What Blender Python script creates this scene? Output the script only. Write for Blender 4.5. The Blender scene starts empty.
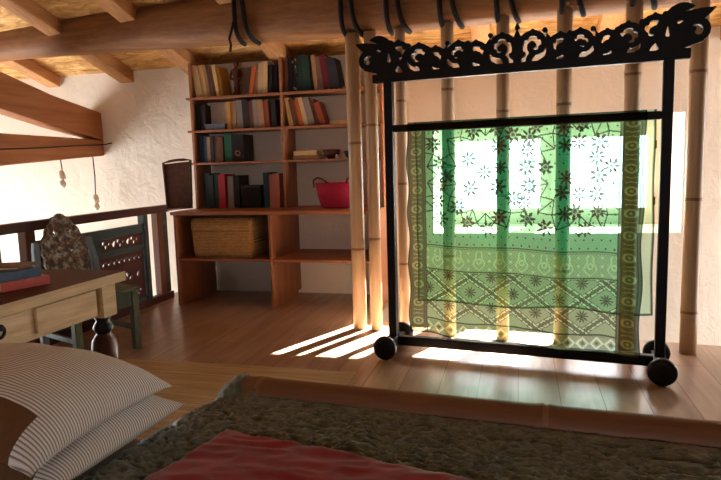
import bpy, bmesh, math, random
import numpy as np
from mathutils import Vector, Matrix, noise

random.seed(7)
PI = math.pi
S = bpy.context.scene
COL = S.collection

# ------------------------------------------------------------------ materials
def new_mat(name):
    m = bpy.data.materials.new(name)
    m.use_nodes = True
    nt = m.node_tree
    for n in list(nt.nodes):
        nt.nodes.remove(n)
    out = nt.nodes.new('ShaderNodeOutputMaterial')
    return m, nt, out

def lin(c):
    r = []
    for v in c[:3]:
        v = v / 255.0
        r.append(v / 12.92 if v <= 0.04045 else ((v + 0.055) / 1.055) ** 2.4)
    return (r[0], r[1], r[2], 1.0)

def principled(nt, out, rough=0.6, spec=0.4):
    b = nt.nodes.new('ShaderNodeBsdfPrincipled')
    b.inputs['Roughness'].default_value = rough
    b.inputs['Specular IOR Level'].default_value = spec
    nt.links.new(b.outputs[0], out.inputs['Surface'])
    return b

def ramp(nt, stops):
    r = nt.nodes.new('ShaderNodeValToRGB')
    els = r.color_ramp.elements
    els[0].position, els[0].color = stops[0]
    els[1].position, els[1].color = stops[-1]
    for p, c in stops[1:-1]:
        e = els.new(p)
        e.color = c
    return r

def coords(nt, scale=(1, 1, 1), rot=(0, 0, 0)):
    t = nt.nodes.new('ShaderNodeTexCoord')
    mp = nt.nodes.new('ShaderNodeMapping')
    mp.inputs['Scale'].default_value = scale
    mp.inputs['Rotation'].default_value = rot
    nt.links.new(t.outputs['Object'], mp.inputs['Vector'])
    return mp

def noise_tex(nt, vec, scale, detail=6, rough=0.6, dist=0.0):
    n = nt.nodes.new('ShaderNodeTexNoise')
    n.inputs['Scale'].default_value = scale
    n.inputs['Detail'].default_value = detail
    n.inputs['Roughness'].default_value = rough
    n.inputs['Distortion'].default_value = dist
    nt.links.new(vec.outputs[0], n.inputs['Vector'])
    return n

def add_bump(nt, b, src, strength, dist=0.01):
    bp = nt.nodes.new('ShaderNodeBump')
    bp.inputs['Strength'].default_value = strength
    bp.inputs['Distance'].default_value = dist
    nt.links.new(src, bp.inputs['Height'])
    nt.links.new(bp.outputs[0], b.inputs['Normal'])
    return bp

def wood(name, dark, light, axis='X', rough=0.5, grain=14, stretch=12, bump=0.25, spec=0.4, mid=None):
    m, nt, out = new_mat(name)
    b = principled(nt, out, rough, spec)
    sc = {'X': (1.0 / stretch, 1, 1), 'Y': (1, 1.0 / stretch, 1), 'Z': (1, 1, 1.0 / stretch)}[axis]
    mp = coords(nt, sc)
    n1 = noise_tex(nt, mp, grain, 8, 0.65, 0.6)
    n2 = noise_tex(nt, mp, grain * 5, 4, 0.7, 0.2)
    mx = nt.nodes.new('ShaderNodeMix')
    mx.data_type = 'FLOAT'
    mx.inputs[0].default_value = 0.35
    nt.links.new(n1.outputs[0], mx.inputs[2])
    nt.links.new(n2.outputs[0], mx.inputs[3])
    stops = [(0.32, lin(dark)), (0.68, lin(light))]
    if mid:
        stops = [(0.3, lin(dark)), (0.5, lin(mid)), (0.7, lin(light))]
    r = ramp(nt, stops)
    nt.links.new(mx.outputs[0], r.inputs[0])
    nt.links.new(r.outputs[0], b.inputs['Base Color'])
    add_bump(nt, b, mx.outputs[0], bump, 0.004)
    return m

def flat(name, c, rough=0.7, var=0.12, scale=30, spec=0.3, metal=0.0, bump=0.1):
    m, nt, out = new_mat(name)
    b = principled(nt, out, rough, spec)
    b.inputs['Metallic'].default_value = metal
    mp = coords(nt)
    n = noise_tex(nt, mp, scale, 5)
    l = lin(c)
    d = tuple(v * (1 - var) for v in l[:3]) + (1,)
    h = tuple(min(1, v * (1 + var)) for v in l[:3]) + (1,)
    r = ramp(nt, [(0.3, d), (0.7, h)])
    nt.links.new(n.outputs[0], r.inputs[0])
    nt.links.new(r.outputs[0], b.inputs['Base Color'])
    if bump:
        add_bump(nt, b, n.outputs[0], bump, 0.003)
    return m

def plaster(name, c, bump=0.5):
    m, nt, out = new_mat(name)
    b = principled(nt, out, 0.9, 0.1)
    mp = coords(nt)
    n = noise_tex(nt, mp, 5.5, 8, 0.62, 0.4)
    n2 = noise_tex(nt, mp, 1.3, 3, 0.5, 0.2)
    l = lin(c)
    r = ramp(nt, [(0.25, tuple(v * 0.9 for v in l[:3]) + (1,)), (0.75, l)])
    nt.links.new(n2.outputs[0], r.inputs[0])
    nt.links.new(r.outputs[0], b.inputs['Base Color'])
    add_bump(nt, b, n.outputs[0], bump, 0.03)
    return m

M = {}
M['plaster'] = plaster('white_plaster', (240, 230, 214))
M['panelling'] = wood('wall_panelling', (84, 56, 38), (120, 84, 58), 'Z', 0.6, 8, 12, 0.2)
M['plaster_low'] = plaster('lower_plaster', (225, 215, 200))
M['beam'] = wood('beam_wood', (96, 60, 36), (156, 108, 66), 'X', 0.65, 9, 14, 0.5, 0.25)
M['beam_end'] = wood('beam_wood_y', (138, 84, 48), (184, 122, 74), 'Y', 0.65, 9, 14, 0.5, 0.25)
M['rafter'] = wood('rafter_wood', (142, 96, 56), (204, 150, 96), 'Y', 0.6, 10, 14, 0.35, 0.25)
M['case'] = wood('bookcase_wood', (136, 84, 56), (174, 114, 78), 'X', 0.5, 8, 12, 0.15)
M['case_z'] = wood('bookcase_wood_upright', (136, 84, 56), (178, 118, 80), 'Z', 0.5, 8, 12, 0.15)
M['black_wood'] = wood('black_wood', (13, 10, 9), (22, 17, 15), 'X', 0.55, 10, 10, 0.2, 0.2)
M['dark_red'] = wood('dark_red_wood', (50, 22, 18), (82, 38, 30), 'Y', 0.45, 10, 12, 0.2)
M['teal_wood'] = wood('dark_teal_paint', (34, 48, 46), (58, 76, 72), 'Y', 0.6, 16, 10, 0.3)
M['post_wood'] = wood('railing_post_wood', (92, 56, 36), (130, 84, 56), 'Z', 0.6, 10, 12, 0.25)
M['table_top'] = wood('table_top_wood', (66, 30, 20), (96, 46, 30), 'Y', 0.55, 8, 14, 0.12, 0.15)
M['table_raw'] = wood('table_raw_wood', (158, 128, 94), (222, 196, 158), 'Y', 0.7, 10, 9, 0.35, 0.25, mid=(198, 168, 128))
M['table_leg'] = wood('table_leg_wood', (64, 34, 22), (104, 58, 36), 'Z', 0.4, 10, 8, 0.15, 0.5)
M['black_paint'] = flat('black_paint', (24, 21, 20), 0.4, 0.2)
M['iron'] = flat('dark_iron', (38, 35, 33), 0.45, 0.2, metal=0.7)
M['rope'] = flat('black_rope', (30, 25, 22), 0.9, 0.3, 90)
M['blue_paint'] = wood('worn_blue_paint', (70, 88, 98), (128, 146, 152), 'Z', 0.65, 14, 8, 0.3, 0.3)
M['green_paint'] = wood('worn_green_paint', (52, 72, 64), (112, 122, 104), 'Z', 0.65, 14, 6, 0.3, 0.3)
M['bamboo_node'] = flat('bamboo_node', (136, 98, 66), 0.5, 0.2)
M['bamboo'] = wood('bamboo_skin', (168, 134, 98), (196, 164, 126), 'Z', 0.42, 20, 24, 0.08, 0.4)
M['bamboo_pole'] = wood('bamboo_pole_skin', (138, 88, 56), (164, 110, 72), 'X', 0.36, 20, 24, 0.06, 0.5)
M['white_frame'] = wood('window_frame_wood', (196, 186, 172), (222, 214, 202), 'Z', 0.6, 9, 10, 0.1)
M['cord'] = flat('black_cord', (36, 30, 28), 0.7, 0.1)
M['frosted'] = flat('frosted_bulb_glass', (236, 226, 208), 0.25, 0.03, bump=0)
M['porcelain'] = flat('cream_socket', (240, 224, 202), 0.4, 0.05)
M['mattress'] = flat('mattress_cloth', (150, 132, 108), 0.9, 0.1, 60)
M['pink_red'] = flat('crimson_felt', (176, 34, 66), 0.8, 0.12, 40)
M['figure'] = flat('carved_figure_wood', (84, 42, 30), 0.5, 0.25, 40)

# floor boards -----------------------------------------------------------------
def floor_mat():
    m, nt, out = new_mat('floor_boards')
    b = principled(nt, out, 0.32, 0.55)
    t = nt.nodes.new('ShaderNodeTexCoord')
    mp = nt.nodes.new('ShaderNodeMapping')
    mp.inputs['Rotation'].default_value = (0, 0, PI / 2)
    nt.links.new(t.outputs['Object'], mp.inputs['Vector'])
    br = nt.nodes.new('ShaderNodeTexBrick')
    br.inputs['Scale'].default_value = 1.0
    br.inputs['Brick Width'].default_value = 2.3
    br.inputs['Row Height'].default_value = 0.19
    br.inputs['Mortar Size'].default_value = 0.0018
    br.inputs['Color1'].default_value = (0.25, 0.25, 0.25, 1)
    br.inputs['Color2'].default_value = (0.75, 0.75, 0.75, 1)
    br.inputs['Mortar'].default_value = (0, 0, 0, 1)
    nt.links.new(mp.outputs[0], br.inputs['Vector'])
    mp2 = coords(nt, (1, 0.08, 1))
    n = noise_tex(nt, mp2, 14, 8, 0.65, 0.8)
    mx = nt.nodes.new('ShaderNodeMix')
    mx.data_type = 'FLOAT'
    mx.inputs[0].default_value = 0.3
    nt.links.new(n.outputs[0], mx.inputs[2])
    nt.links.new(br.outputs['Color'], mx.inputs[3])
    r = ramp(nt, [(0.25, lin((124, 96, 78))), (0.5, lin((160, 130, 108))), (0.75, lin((190, 162, 138)))])
    nt.links.new(mx.outputs[0], r.inputs[0])
    mul = nt.nodes.new('ShaderNodeMix')
    mul.data_type = 'RGBA'
    nt.links.new(br.outputs['Fac'], mul.inputs[0])
    nt.links.new(r.outputs[0], mul.inputs[6])
    mul.inputs[7].default_value = lin((60, 36, 26))
    nt.links.new(mul.outputs[2], b.inputs['Base Color'])
    add_bump(nt, b, n.outputs[0], 0.18, 0.004)
    return m
M['floor'] = floor_mat()

def ceiling_mat():
    m, nt, out = new_mat('ceiling_boards')
    b = principled(nt, out, 0.75, 0.2)
    mp = coords(nt, (0.35, 1, 1))
    n = noise_tex(nt, mp, 13, 7, 0.6, 1.2)
    r = ramp(nt, [(0.3, lin((128, 84, 44))), (0.5, lin((196, 148, 86))), (0.7, lin((230, 192, 130)))])
    nt.links.new(n.outputs[0], r.inputs[0])
    nt.links.new(r.outputs[0], b.inputs['Base Color'])
    add_bump(nt, b, n.outputs[0], 0.7, 0.02)
    return m
M['ceiling'] = ceiling_mat()

def mat_straw():
    m, nt, out = new_mat('straw_mat')
    b = principled(nt, out, 0.6, 0.3)
    mp = coords(nt, (0.04, 1, 1))
    n = noise_tex(nt, mp, 70, 5, 0.6, 0.1)
    r = ramp(nt, [(0.3, lin((150, 126, 92))), (0.7, lin((202, 176, 136)))])
    nt.links.new(n.outputs[0], r.inputs[0])
    nt.links.new(r.outputs[0], b.inputs['Base Color'])
    add_bump(nt, b, n.outputs[0], 0.4, 0.004)
    return m
M['straw'] = mat_straw()

def weave(name, c1, c2, sx, sz, rot=(0, 0, 0), rough=0.75):
    m, nt, out = new_mat(name)
    b = principled(nt, out, rough, 0.25)
    mp = coords(nt, (1, 1, 1), rot)
    ck = nt.nodes.new('ShaderNodeTexBrick')
    ck.inputs['Scale'].default_value = 1
    ck.inputs['Brick Width'].default_value = sx
    ck.inputs['Row Height'].default_value = sz
    ck.inputs['Mortar Size'].default_value = sz * 0.12
    ck.inputs['Color1'].default_value = lin(c1)
    ck.inputs['Color2'].default_value = lin(c2)
    ck.inputs['Mortar'].default_value = tuple(v * 0.35 for v in lin(c1)[:3]) + (1,)
    nt.links.new(mp.outputs[0], ck.inputs['Vector'])
    n = noise_tex(nt, mp, 25, 5)
    mx = nt.nodes.new('ShaderNodeMix')
    mx.data_type = 'RGBA'
    mx.blend_type = 'MULTIPLY'
    mx.inputs[0].default_value = 0.5
    nt.links.new(ck.outputs['Color'], mx.inputs[6])
    nt.links.new(n.outputs['Color'], mx.inputs[7])
    nt.links.new(mx.outputs[2], b.inputs['Base Color'])
    add_bump(nt, b, ck.outputs['Fac'], -0.6, 0.004)
    return m
M['basket'] = weave('golden_wicker', (230, 184, 120), (208, 158, 98), 0.03, 0.012, (PI / 2, 0, 0))
M['dark_wicker'] = weave('dark_wicker', (112, 70, 50), (88, 54, 40), 0.022, 0.01, (PI / 2, 0, 0))

def stripes_mat():
    m, nt, out = new_mat('striped_cotton')
    b = principled(nt, out, 0.85, 0.15)
    mp = coords(nt)
    nz = noise_tex(nt, mp, 5, 2)
    w = nt.nodes.new('ShaderNodeTexWave')
    w.wave_type = 'BANDS'
    w.bands_direction = 'Y'
    w.inputs['Scale'].default_value = 40
    w.inputs['Distortion'].default_value = 0.6
    w.inputs['Detail'].default_value = 1
    w.inputs['Detail Scale'].default_value = 0.3
    nt.links.new(mp.outputs[0], w.inputs['Vector'])
    r = ramp(nt, [(0.08, lin((150, 138, 130))), (0.35, lin((222, 216, 210))), (0.8, lin((240, 237, 233)))])
    nt.links.new(w.outputs[0], r.inputs[0])
    nt.links.new(r.outputs[0], b.inputs['Base Color'])
    add_bump(nt, b, w.outputs[0], 0.35, 0.003)
    return m
M['stripes'] = stripes_mat()
M['pillow_shade_brown'] = flat('pillow_shade_brown', (112, 78, 50), 0.9, 0.12, 50)  # shade of the pillows' near side, put into the colour

def quilt_mat():
    m, nt, out = new_mat('olive_quilt')
    b = principled(nt, out, 0.55, 0.4)
    b.inputs['Sheen Weight'].default_value = 0.3
    mp = coords(nt)
    n = noise_tex(nt, mp, 26, 4, 0.6, 0.5)
    r = ramp(nt, [(0.3, lin((60, 62, 46))), (0.7, lin((114, 117, 90)))])
    nt.links.new(n.outputs[0], r.inputs[0])
    nt.links.new(r.outputs[0], b.inputs['Base Color'])
    n2 = noise_tex(nt, mp, 90, 3, 0.6)
    add_bump(nt, b, n2.outputs[0], 0.3, 0.004)
    return m
M['quilt'] = quilt_mat()
def red_mat():
    m, nt, out = new_mat('red_silk')
    b = principled(nt, out, 0.5, 0.35)
    b.inputs['Sheen Weight'].default_value = 0.2
    mp = coords(nt)
    n = noise_tex(nt, mp, 18, 4, 0.6, 0.5)
    r = ramp(nt, [(0.3, lin((120, 14, 28))), (0.7, lin((154, 24, 38)))])
    nt.links.new(n.outputs[0], r.inputs[0])
    nt.links.new(r.outputs[0], b.inputs['Base Color'])
    add_bump(nt, b, n.outputs[0], 0.3, 0.006)
    return m
M['red'] = red_mat()

def carved_mat():
    m, nt, out = new_mat('carved_painted_wood')
    b = principled(nt, out, 0.6, 0.3)
    mp = coords(nt)
    v = nt.nodes.new('ShaderNodeTexVoronoi')
    v.inputs['Scale'].default_value = 42
    nt.links.new(mp.outputs[0], v.inputs['Vector'])
    n = noise_tex(nt, mp, 30, 4)
    r = ramp(nt, [(0.35, lin((50, 66, 70))), (0.5, lin((112, 84, 62))), (0.62, lin((140, 152, 146)))])
    nt.links.new(n.outputs[0], r.inputs[0])
    nt.links.new(r.outputs[0], b.inputs['Base Color'])
    add_bump(nt, b, v.outputs['Distance'], 0.9, 0.012)
    return m
M['carved'] = carved_mat()

def glass_mat(name, tint=(1, 1, 1, 1)):
    m, nt, out = new_mat(name)
    tr = nt.nodes.new('ShaderNodeBsdfTransparent')
    tr.inputs[0].default_value = tint
    gl = nt.nodes.new('ShaderNodeBsdfGlossy')
    gl.inputs['Roughness'].default_value = 0.03
    fr = nt.nodes.new('ShaderNodeFresnel')
    fr.inputs[0].default_value = 1.45
    mx = nt.nodes.new('ShaderNodeMixShader')
    nt.links.new(fr.outputs[0], mx.inputs[0])
    nt.links.new(tr.outputs[0], mx.inputs[1])
    nt.links.new(gl.outputs[0], mx.inputs[2])
    nt.links.new(mx.outputs[0], out.inputs['Surface'])
    return m
M['glass'] = glass_mat('clear_glass')

def curtain_mat():
    m, nt, out = new_mat('green_sheer_cloth')
    at = nt.nodes.new('ShaderNodeAttribute')
    at.attribute_name = 'weave'
    tr = nt.nodes.new('ShaderNodeBsdfTransparent')
    tr.inputs[0].default_value = (0.68, 0.96, 0.86, 1)
    df = nt.nodes.new('ShaderNodeBsdfDiffuse')
    tl = nt.nodes.new('ShaderNodeBsdfTranslucent')
    nt.links.new(at.outputs['Color'], df.inputs[0])
    nt.links.new(at.outputs['Color'], tl.inputs[0])
    m1 = nt.nodes.new('ShaderNodeMixShader')
    m1.inputs[0].default_value = 0.55
    nt.links.new(df.outputs[0], m1.inputs[1])
    nt.links.new(tl.outputs[0], m1.inputs[2])
    m2 = nt.nodes.new('ShaderNodeMixShader')
    nt.links.new(at.outputs['Alpha'], m2.inputs[0])
    nt.links.new(tr.outputs[0], m2.inputs[1])
    nt.links.new(m1.outputs[0], m2.inputs[2])
    nt.links.new(m2.outputs[0], out.inputs['Surface'])
    return m
M['curtain'] = curtain_mat()

BC = {'cream': (214, 184, 128), 'tan': (164, 126, 92), 'brown': (104, 66, 44), 'orange': (186, 98, 54), 'beige': (196, 168, 136),
      'charcoal': (52, 46, 46), 'black': (28, 25, 26), 'dark green': (34, 58, 46), 'dark teal': (34, 62, 64), 'grey': (138, 124, 114),
      'maroon': (104, 34, 40), 'navy': (40, 44, 60), 'ochre': (190, 134, 64), 'rust': (146, 70, 44), 'blue': (56, 82, 104),
      'green': (36, 96, 66), 'red': (176, 42, 50), 'pink': (176, 110, 96), 'white': (206, 196, 184), 'striped': (40, 36, 36), 'slate': (92, 96, 108)}
for k, c in BC.items():
    M['b_' + k] = flat('book_cover_' + k.replace(' ', '_'), c, 0.55, 0.1, 20, bump=0)
M['pages'] = flat('book_pages', (214, 196, 166), 0.9, 0.08, 120)

def spine_letters_mat():
    m, nt, out = new_mat('spine_with_pale_marks')
    b = principled(nt, out, 0.5, 0.3)
    mp = coords(nt, (30, 30, 34))
    v = nt.nodes.new('ShaderNodeTexVoronoi')
    v.inputs['Scale'].default_value = 1.0
    nt.links.new(mp.outputs[0], v.inputs['Vector'])
    r = ramp(nt, [(0.28, lin((190, 170, 150))), (0.34, lin((36, 32, 32)))])
    nt.links.new(v.outputs['Distance'], r.inputs[0])
    nt.links.new(r.outputs[0], b.inputs['Base Color'])
    return m
M['b_striped'] = spine_letters_mat()

# ------------------------------------------------------------------ mesh building
class MB:
    def __init__(self):
        self.v, self.f, self.mi, self.sm = [], [], [], []
    def add(self, verts, faces, mi=0, smooth=False):
        o = len(self.v)
        self.v += [tuple(p) for p in verts]
        for fc in faces:
            self.f.append(tuple(i + o for i in fc))
            self.mi.append(mi)
            self.sm.append(smooth)
        return self
    def box(self, x0, x1, y0, y1, z0, z1, mi=0, mat=None):
        vs = [Vector((x, y, z)) for z in (z0, z1) for y in (y0, y1) for x in (x0, x1)]
        if mat is not None:
            vs = [mat @ p for p in vs]
        return self.add(vs, [(0, 2, 3, 1), (4, 5, 7, 6), (0, 1, 5, 4), (2, 6, 7, 3), (0, 4, 6, 2), (1, 3, 7, 5)], mi)
    def prism(self, pts, d, z0, z1, mi=0):
        """pts 2-D polygon (ccw) in plane; d maps (u,v,w)->xyz"""
        n = len(pts)
        vs = [d(u, v, z0) for u, v in pts] + [d(u, v, z1) for u, v in pts]
        fs = [tuple(range(n - 1, -1, -1)), tuple(range(n, 2 * n))]
        fs += [(i, (i + 1) % n, n + (i + 1) % n, n + i) for i in range(n)]
        return self.add(vs, fs, mi)
    def tube(self, pts, r, n=10, mi=0, caps=True, smooth=True, flatten=None):
        pts = [Vector(p) for p in pts]
        rs = r if isinstance(r, (list, tuple)) else [r] * len(pts)
        vs, fs = [], []
        up = None
        for i, p in enumerate(pts):
            t = (pts[min(i + 1, len(pts) - 1)] - pts[max(i - 1, 0)]).normalized()
            if up is None:
                up = Vector((0, 0, 1)) if abs(t.z) < 0.9 else Vector((0, 1, 0))
            a = t.cross(up).normalized()
            b = a.cross(t).normalized()
            up = b
            for k in range(n):
                w = 2 * PI * k / n
                vs.append(p + (a * math.cos(w) + b * math.sin(w)) * rs[i])
        for i in range(len(pts) - 1):
            for k in range(n):
                k2 = (k + 1) % n
                fs.append((i * n + k, i * n + k2, (i + 1) * n + k2, (i + 1) * n + k))
        o = len(self.v)
        self.add(vs, fs, mi, smooth)
        if caps:
            self.f.append(tuple(o + k for k in range(n - 1, -1, -1)))
            self.f.append(tuple(o + (len(pts) - 1) * n + k for k in range(n)))
            self.mi += [mi, mi]
            self.sm += [False, False]
        return self
    def lathe(self, prof, c=(0, 0, 0), n=24, mi=0, axis='Z', smooth=True):
        """prof: list of (radius, height)"""
        vs, fs = [], []
        for r, h in prof:
            for k in range(n):
                w = 2 * PI * k / n
                p = (r * math.cos(w), r * math.sin(w), h)
                if axis == 'Y':
                    p = (p[0], p[2], p[1])
                elif axis == 'X':
                    p = (p[2], p[0], p[1])
                vs.append((p[0] + c[0], p[1] + c[1], p[2] + c[2]))
        for i in range(len(prof) - 1):
            for k in range(n):
                k2 = (k + 1) % n
                fs.append((i * n + k, i * n + k2, (i + 1) * n + k2, (i + 1) * n + k))
        o = len(self.v)
        self.add(vs, fs, mi, smooth)
        self.f.append(tuple(o + k for k in range(n - 1, -1, -1)))
        self.f.append(tuple(o + (len(prof) - 1) * n + k for k in range(n)))
        self.mi += [mi, mi]
        self.sm += [False, False]
        return self
    def build(self, name, mats, parent=None, bevel=0.0, recalc=True):
        me = bpy.data.meshes.new(name)
        me.from_pydata(self.v, [], self.f)
        if not isinstance(mats, (list, tuple)):
            mats = [mats]
        for m in mats:
            me.materials.append(m)
        me.polygons.foreach_set('material_index', self.mi)
        me.polygons.foreach_set('use_smooth', self.sm)
        if recalc:
            bm = bmesh.new()
            bm.from_mesh(me)
            bmesh.ops.recalc_face_normals(bm, faces=bm.faces)
            bm.to_mesh(me)
            bm.free()
        me.update()
        o = bpy.data.objects.new(name, me)
        COL.objects.link(o)
        if parent is not None:
            o.parent = parent
        if bevel:
            md = o.modifiers.new('soft_edges', 'BEVEL')
            md.width = bevel
            md.segments = 2
            md.limit_method = 'ANGLE'
            md.angle_limit = 0.7
        return o

def grid_mesh(name, P, mats, parent=None, mi=None, smooth=True, attr=None):
    """P: (n,m,3) array"""
    n, m = P.shape[:2]
    idx = np.arange(n * m).reshape(n, m)
    q = np.stack([idx[:-1, :-1], idx[1:, :-1], idx[1:, 1:], idx[:-1, 1:]], -1).reshape(-1, 4)
    me = bpy.data.meshes.new(name)
    me.vertices.add(n * m)
    me.vertices.foreach_set('co', P.reshape(-1).astype(np.float32))
    me.loops.add(q.size)
    me.loops.foreach_set('vertex_index', q.reshape(-1).astype(np.int32))
    me.polygons.add(len(q))
    me.polygons.foreach_set('loop_start', (np.arange(len(q)) * 4).astype(np.int32))
    me.polygons.foreach_set('use_smooth', np.full(len(q), smooth))
    for mt in (mats if isinstance(mats, (list, tuple)) else [mats]):
        me.materials.append(mt)
    if mi is not None:
        me.polygons.foreach_set('material_index', mi.reshape(-1).astype(np.int32))
    me.update(calc_edges=True)
    if attr is not None:
        a = me.color_attributes.new('weave', 'FLOAT_COLOR', 'POINT')
        a.data.foreach_set('color', attr.reshape(-1).astype(np.float32))
    o = bpy.data.objects.new(name, me)
    COL.objects.link(o)
    if parent is not None:
        o.parent = parent
    return o

def mask_panel(name, solid, u0, v0, du, dv, thick, tomap, mat, parent=None, iters=4):
    """Openwork board: solid (nu,nv) bool grid extruded by thick, with smoothed contours. tomap(u,v,w)->xyz"""
    nu, nv = solid.shape
    pad = np.zeros((nu + 2, nv + 2), bool)
    pad[1:-1, 1:-1] = solid
    vid = -np.ones((nu + 1, nv + 1), int)
    use = pad[:-1, :-1] | pad[1:, :-1] | pad[:-1, 1:] | pad[1:, 1:]
    allin = pad[:-1, :-1] & pad[1:, :-1] & pad[:-1, 1:] & pad[1:, 1:]
    vid[use] = np.arange(use.sum())
    N = int(use.sum())
    ii, jj = np.nonzero(use)
    P = np.stack([u0 + ii * du, v0 + jj * dv], -1).astype(float)
    # boundary edges
    edges = []
    si, sj = np.nonzero(solid)
    for di, dj, a, b in ((-1, 0, (0, 1), (0, 0)), (1, 0, (1, 0), (1, 1)), (0, -1, (0, 0), (1, 0)), (0, 1, (1, 1), (0, 1))):
        nb = ~pad[si + 1 + di, sj + 1 + dj]
        A = vid[si[nb] + a[0], sj[nb] + a[1]]
        B = vid[si[nb] + b[0], sj[nb] + b[1]]
        edges.append(np.stack([A, B], -1))
    E = np.concatenate(edges)
    for _ in range(iters):
        s = np.zeros_like(P)
        c = np.zeros(N)
        np.add.at(s, E[:, 0], P[E[:, 1]])
        np.add.at(c, E[:, 0], 1)
        np.add.at(s, E[:, 1], P[E[:, 0]])
        np.add.at(c, E[:, 1], 1)
        k = c > 0
        P[k] = 0.5 * P[k] + 0.5 * s[k] / c[k][:, None]
    q = np.stack([vid[si, sj], vid[si + 1, sj], vid[si + 1, sj + 1], vid[si, sj + 1]], -1)
    faces = np.concatenate([q, (q + N)[:, ::-1], np.stack([E[:, 1], E[:, 0], E[:, 0] + N, E[:, 1] + N], -1)])
    X = [tomap(p[0], p[1], 0.0) for p in P] + [tomap(p[0], p[1], thick) for p in P]
    me = bpy.data.meshes.new(name)
    me.from_pydata(X, [], faces.tolist())
    me.materials.append(mat)
    bm = bmesh.new()
    bm.from_mesh(me)
    bmesh.ops.recalc_face_normals(bm, faces=bm.faces)
    bm.to_mesh(me)
    bm.free()
    o = bpy.data.objects.new(name, me)
    COL.objects.link(o)
    if parent is not None:
        o.parent = parent
    return o

def tag(o, label=None, cat=None, group=None, kind=None):
    if label: o['label'] = label
    if cat: o['category'] = cat
    if group: o['group'] = group
    if kind: o['kind'] = kind
    return o

def thing(name, label, cat, loc=(0, 0, 0), rotz=0.0, group=None):
    e = bpy.data.objects.new(name, None)
    e.empty_display_size = 0.1
    e.location = loc
    e.rotation_euler = (0, 0, rotz)
    COL.objects.link(e)
    return tag(e, label, cat, group)

def struct(o):
    o['kind'] = 'structure'
    return o

# ------------------------------------------------------------------ room shell
ZW = 2.02            # ceiling height over the back wall
SL = 0.30            # roof slope
def zc(y): return ZW + SL * (5.0 - y)
XL, XR, YB, ZL = -6.4, 2.9, -2.6, -2.4
NX0, NX1, NZ0, NZ1 = -0.68, 1.18, 0.533, 1.428      # window niche

f = MB()
f.prism([(-3.03, YB), (XR, YB), (XR, 3.655), (-1.0, 4.107), (-1.0, 5.0), (-3.03, 5.0)], lambda u, v, w: (u, v, w), -0.14, 0.0)
struct(f.build('floor', M['floor']))
f = MB()
f.box(XL - 0.3, XR + 0.3, YB, 5.8, ZL - 0.1, ZL)
struct(f.build('floor_lower', M['plaster_low']))

w = MB()
w.box(XL - 0.3, NX0, 5.0, 5.8, ZL, 2.3)
w.box(NX1, XR + 0.3, 5.0, 5.8, ZL, 2.3)
w.box(NX0, NX1, 5.0, 5.8, ZL, NZ0)
w.box(NX0, NX1, 5.0, 5.8, NZ1, 2.3)
struct(w.build('wall_back', M['plaster']))

def wall_x(name, x0, x1, holes, mat='plaster'):
    m = MB()
    ys = [YB] + [h for hh in holes for h in hh[:2]] + [5.0]
    for i in range(0, len(ys), 2):
        m.prism([(ys[i], ZL), (ys[i + 1], ZL), (ys[i + 1], zc(ys[i + 1]) + 0.05), (ys[i], zc(ys[i]) + 0.05)], lambda u, v, w: (w, u, v), x0, x1)
    for (a, b, c, d) in holes:
        m.box(x0, x1, a, b, ZL, c)
        m.prism([(a, d), (b, d), (b, zc(b) + 0.05), (a, zc(a) + 0.05)], lambda u, v, w: (w, u, v), x0, x1)
    return struct(m.build(name, M[mat]))
LW = (2.2, 4.75, -2.1, 0.75)
wall_x('wall_left', XL - 0.3, XL, [LW])
RIGHT_FILL = (4.0, 4.85, -1.6, 1.7)  # unseen opening added to brighten the lower back wall
wall_x('wall_right', XR, XR + 0.3, [RIGHT_FILL], 'panelling')
REAR_FILL = (-0.5, 0.5, 0.95, 1.8)  # unseen opening added behind the camera for fill light
w = MB()
zt = zc(YB) + 0.1
w.box(XL - 0.3, REAR_FILL[0], YB - 0.3, YB, ZL, zt)
w.box(REAR_FILL[1], XR + 0.3, YB - 0.3, YB, ZL, zt)
w.box(REAR_FILL[0], REAR_FILL[1], YB - 0.3, YB, ZL, REAR_FILL[2])
w.box(REAR_FILL[0], REAR_FILL[1], YB - 0.3, YB, REAR_FILL[3], zt)
struct(w.build('wall_rear', M['panelling']))

c = MB()
y0, y1 = YB - 0.4, 5.9
c.prism([(y0, zc(y0)), (y1, zc(y1)), (y1, zc(y1) + 0.06), (y0, zc(y0) + 0.06)], lambda u, v, w: (w, u, v), XL - 0.4, XR + 0.4)
struct(c.build('ceiling', M['ceiling']))

# window in the deep niche
win = bpy.data.objects.new('window_1', None)
win.location = ((NX0 + NX1) / 2, 5.75, NZ0)
COL.objects.link(win)
struct(win)
tag(win, 'two casement window at the end of the deep white niche', 'window')
W2, HH = (NX1 - NX0) / 2, NZ1 - NZ0
m = MB()
m.box(-W2, -W2 + 0.05, -0.03, 0.04, 0, HH)
m.box(W2 - 0.05, W2, -0.03, 0.04, 0, HH)
m.box(-W2 + 0.05, W2 - 0.05, -0.03, 0.04, 0, 0.07)
m.box(-W2 + 0.05, W2 - 0.05, -0.03, 0.04, HH - 0.07, HH)
m.box(0.0, 0.10, -0.03, 0.04, 0.07, HH - 0.07)
m.build('window_frame', M['white_frame'], win, 0.004)
for (a, b) in ((-W2 + 0.05, 0.0), (0.10, W2 - 0.05)):
    m = MB()
    s = 0.065
    m.box(a, a + s, -0.055, -0.005, 0.07, HH - 0.07)
    m.box(b - s, b, -0.055, -0.005, 0.07, HH - 0.07)
    m.box(a + s, b - s, -0.055, -0.005, 0.07, 0.07 + s + 0.01)
    m.box(a + s, b - s, -0.055, -0.005, HH - 0.07 - s, HH - 0.07)
    cs = m.build('casement', M['white_frame'], win, 0.003)
    g = MB()
    g.box(a + s, b - s, -0.032, -0.028, 0.07 + s + 0.01, HH - 0.07 - s)
    g.build('pane', M['glass'], cs)
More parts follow.
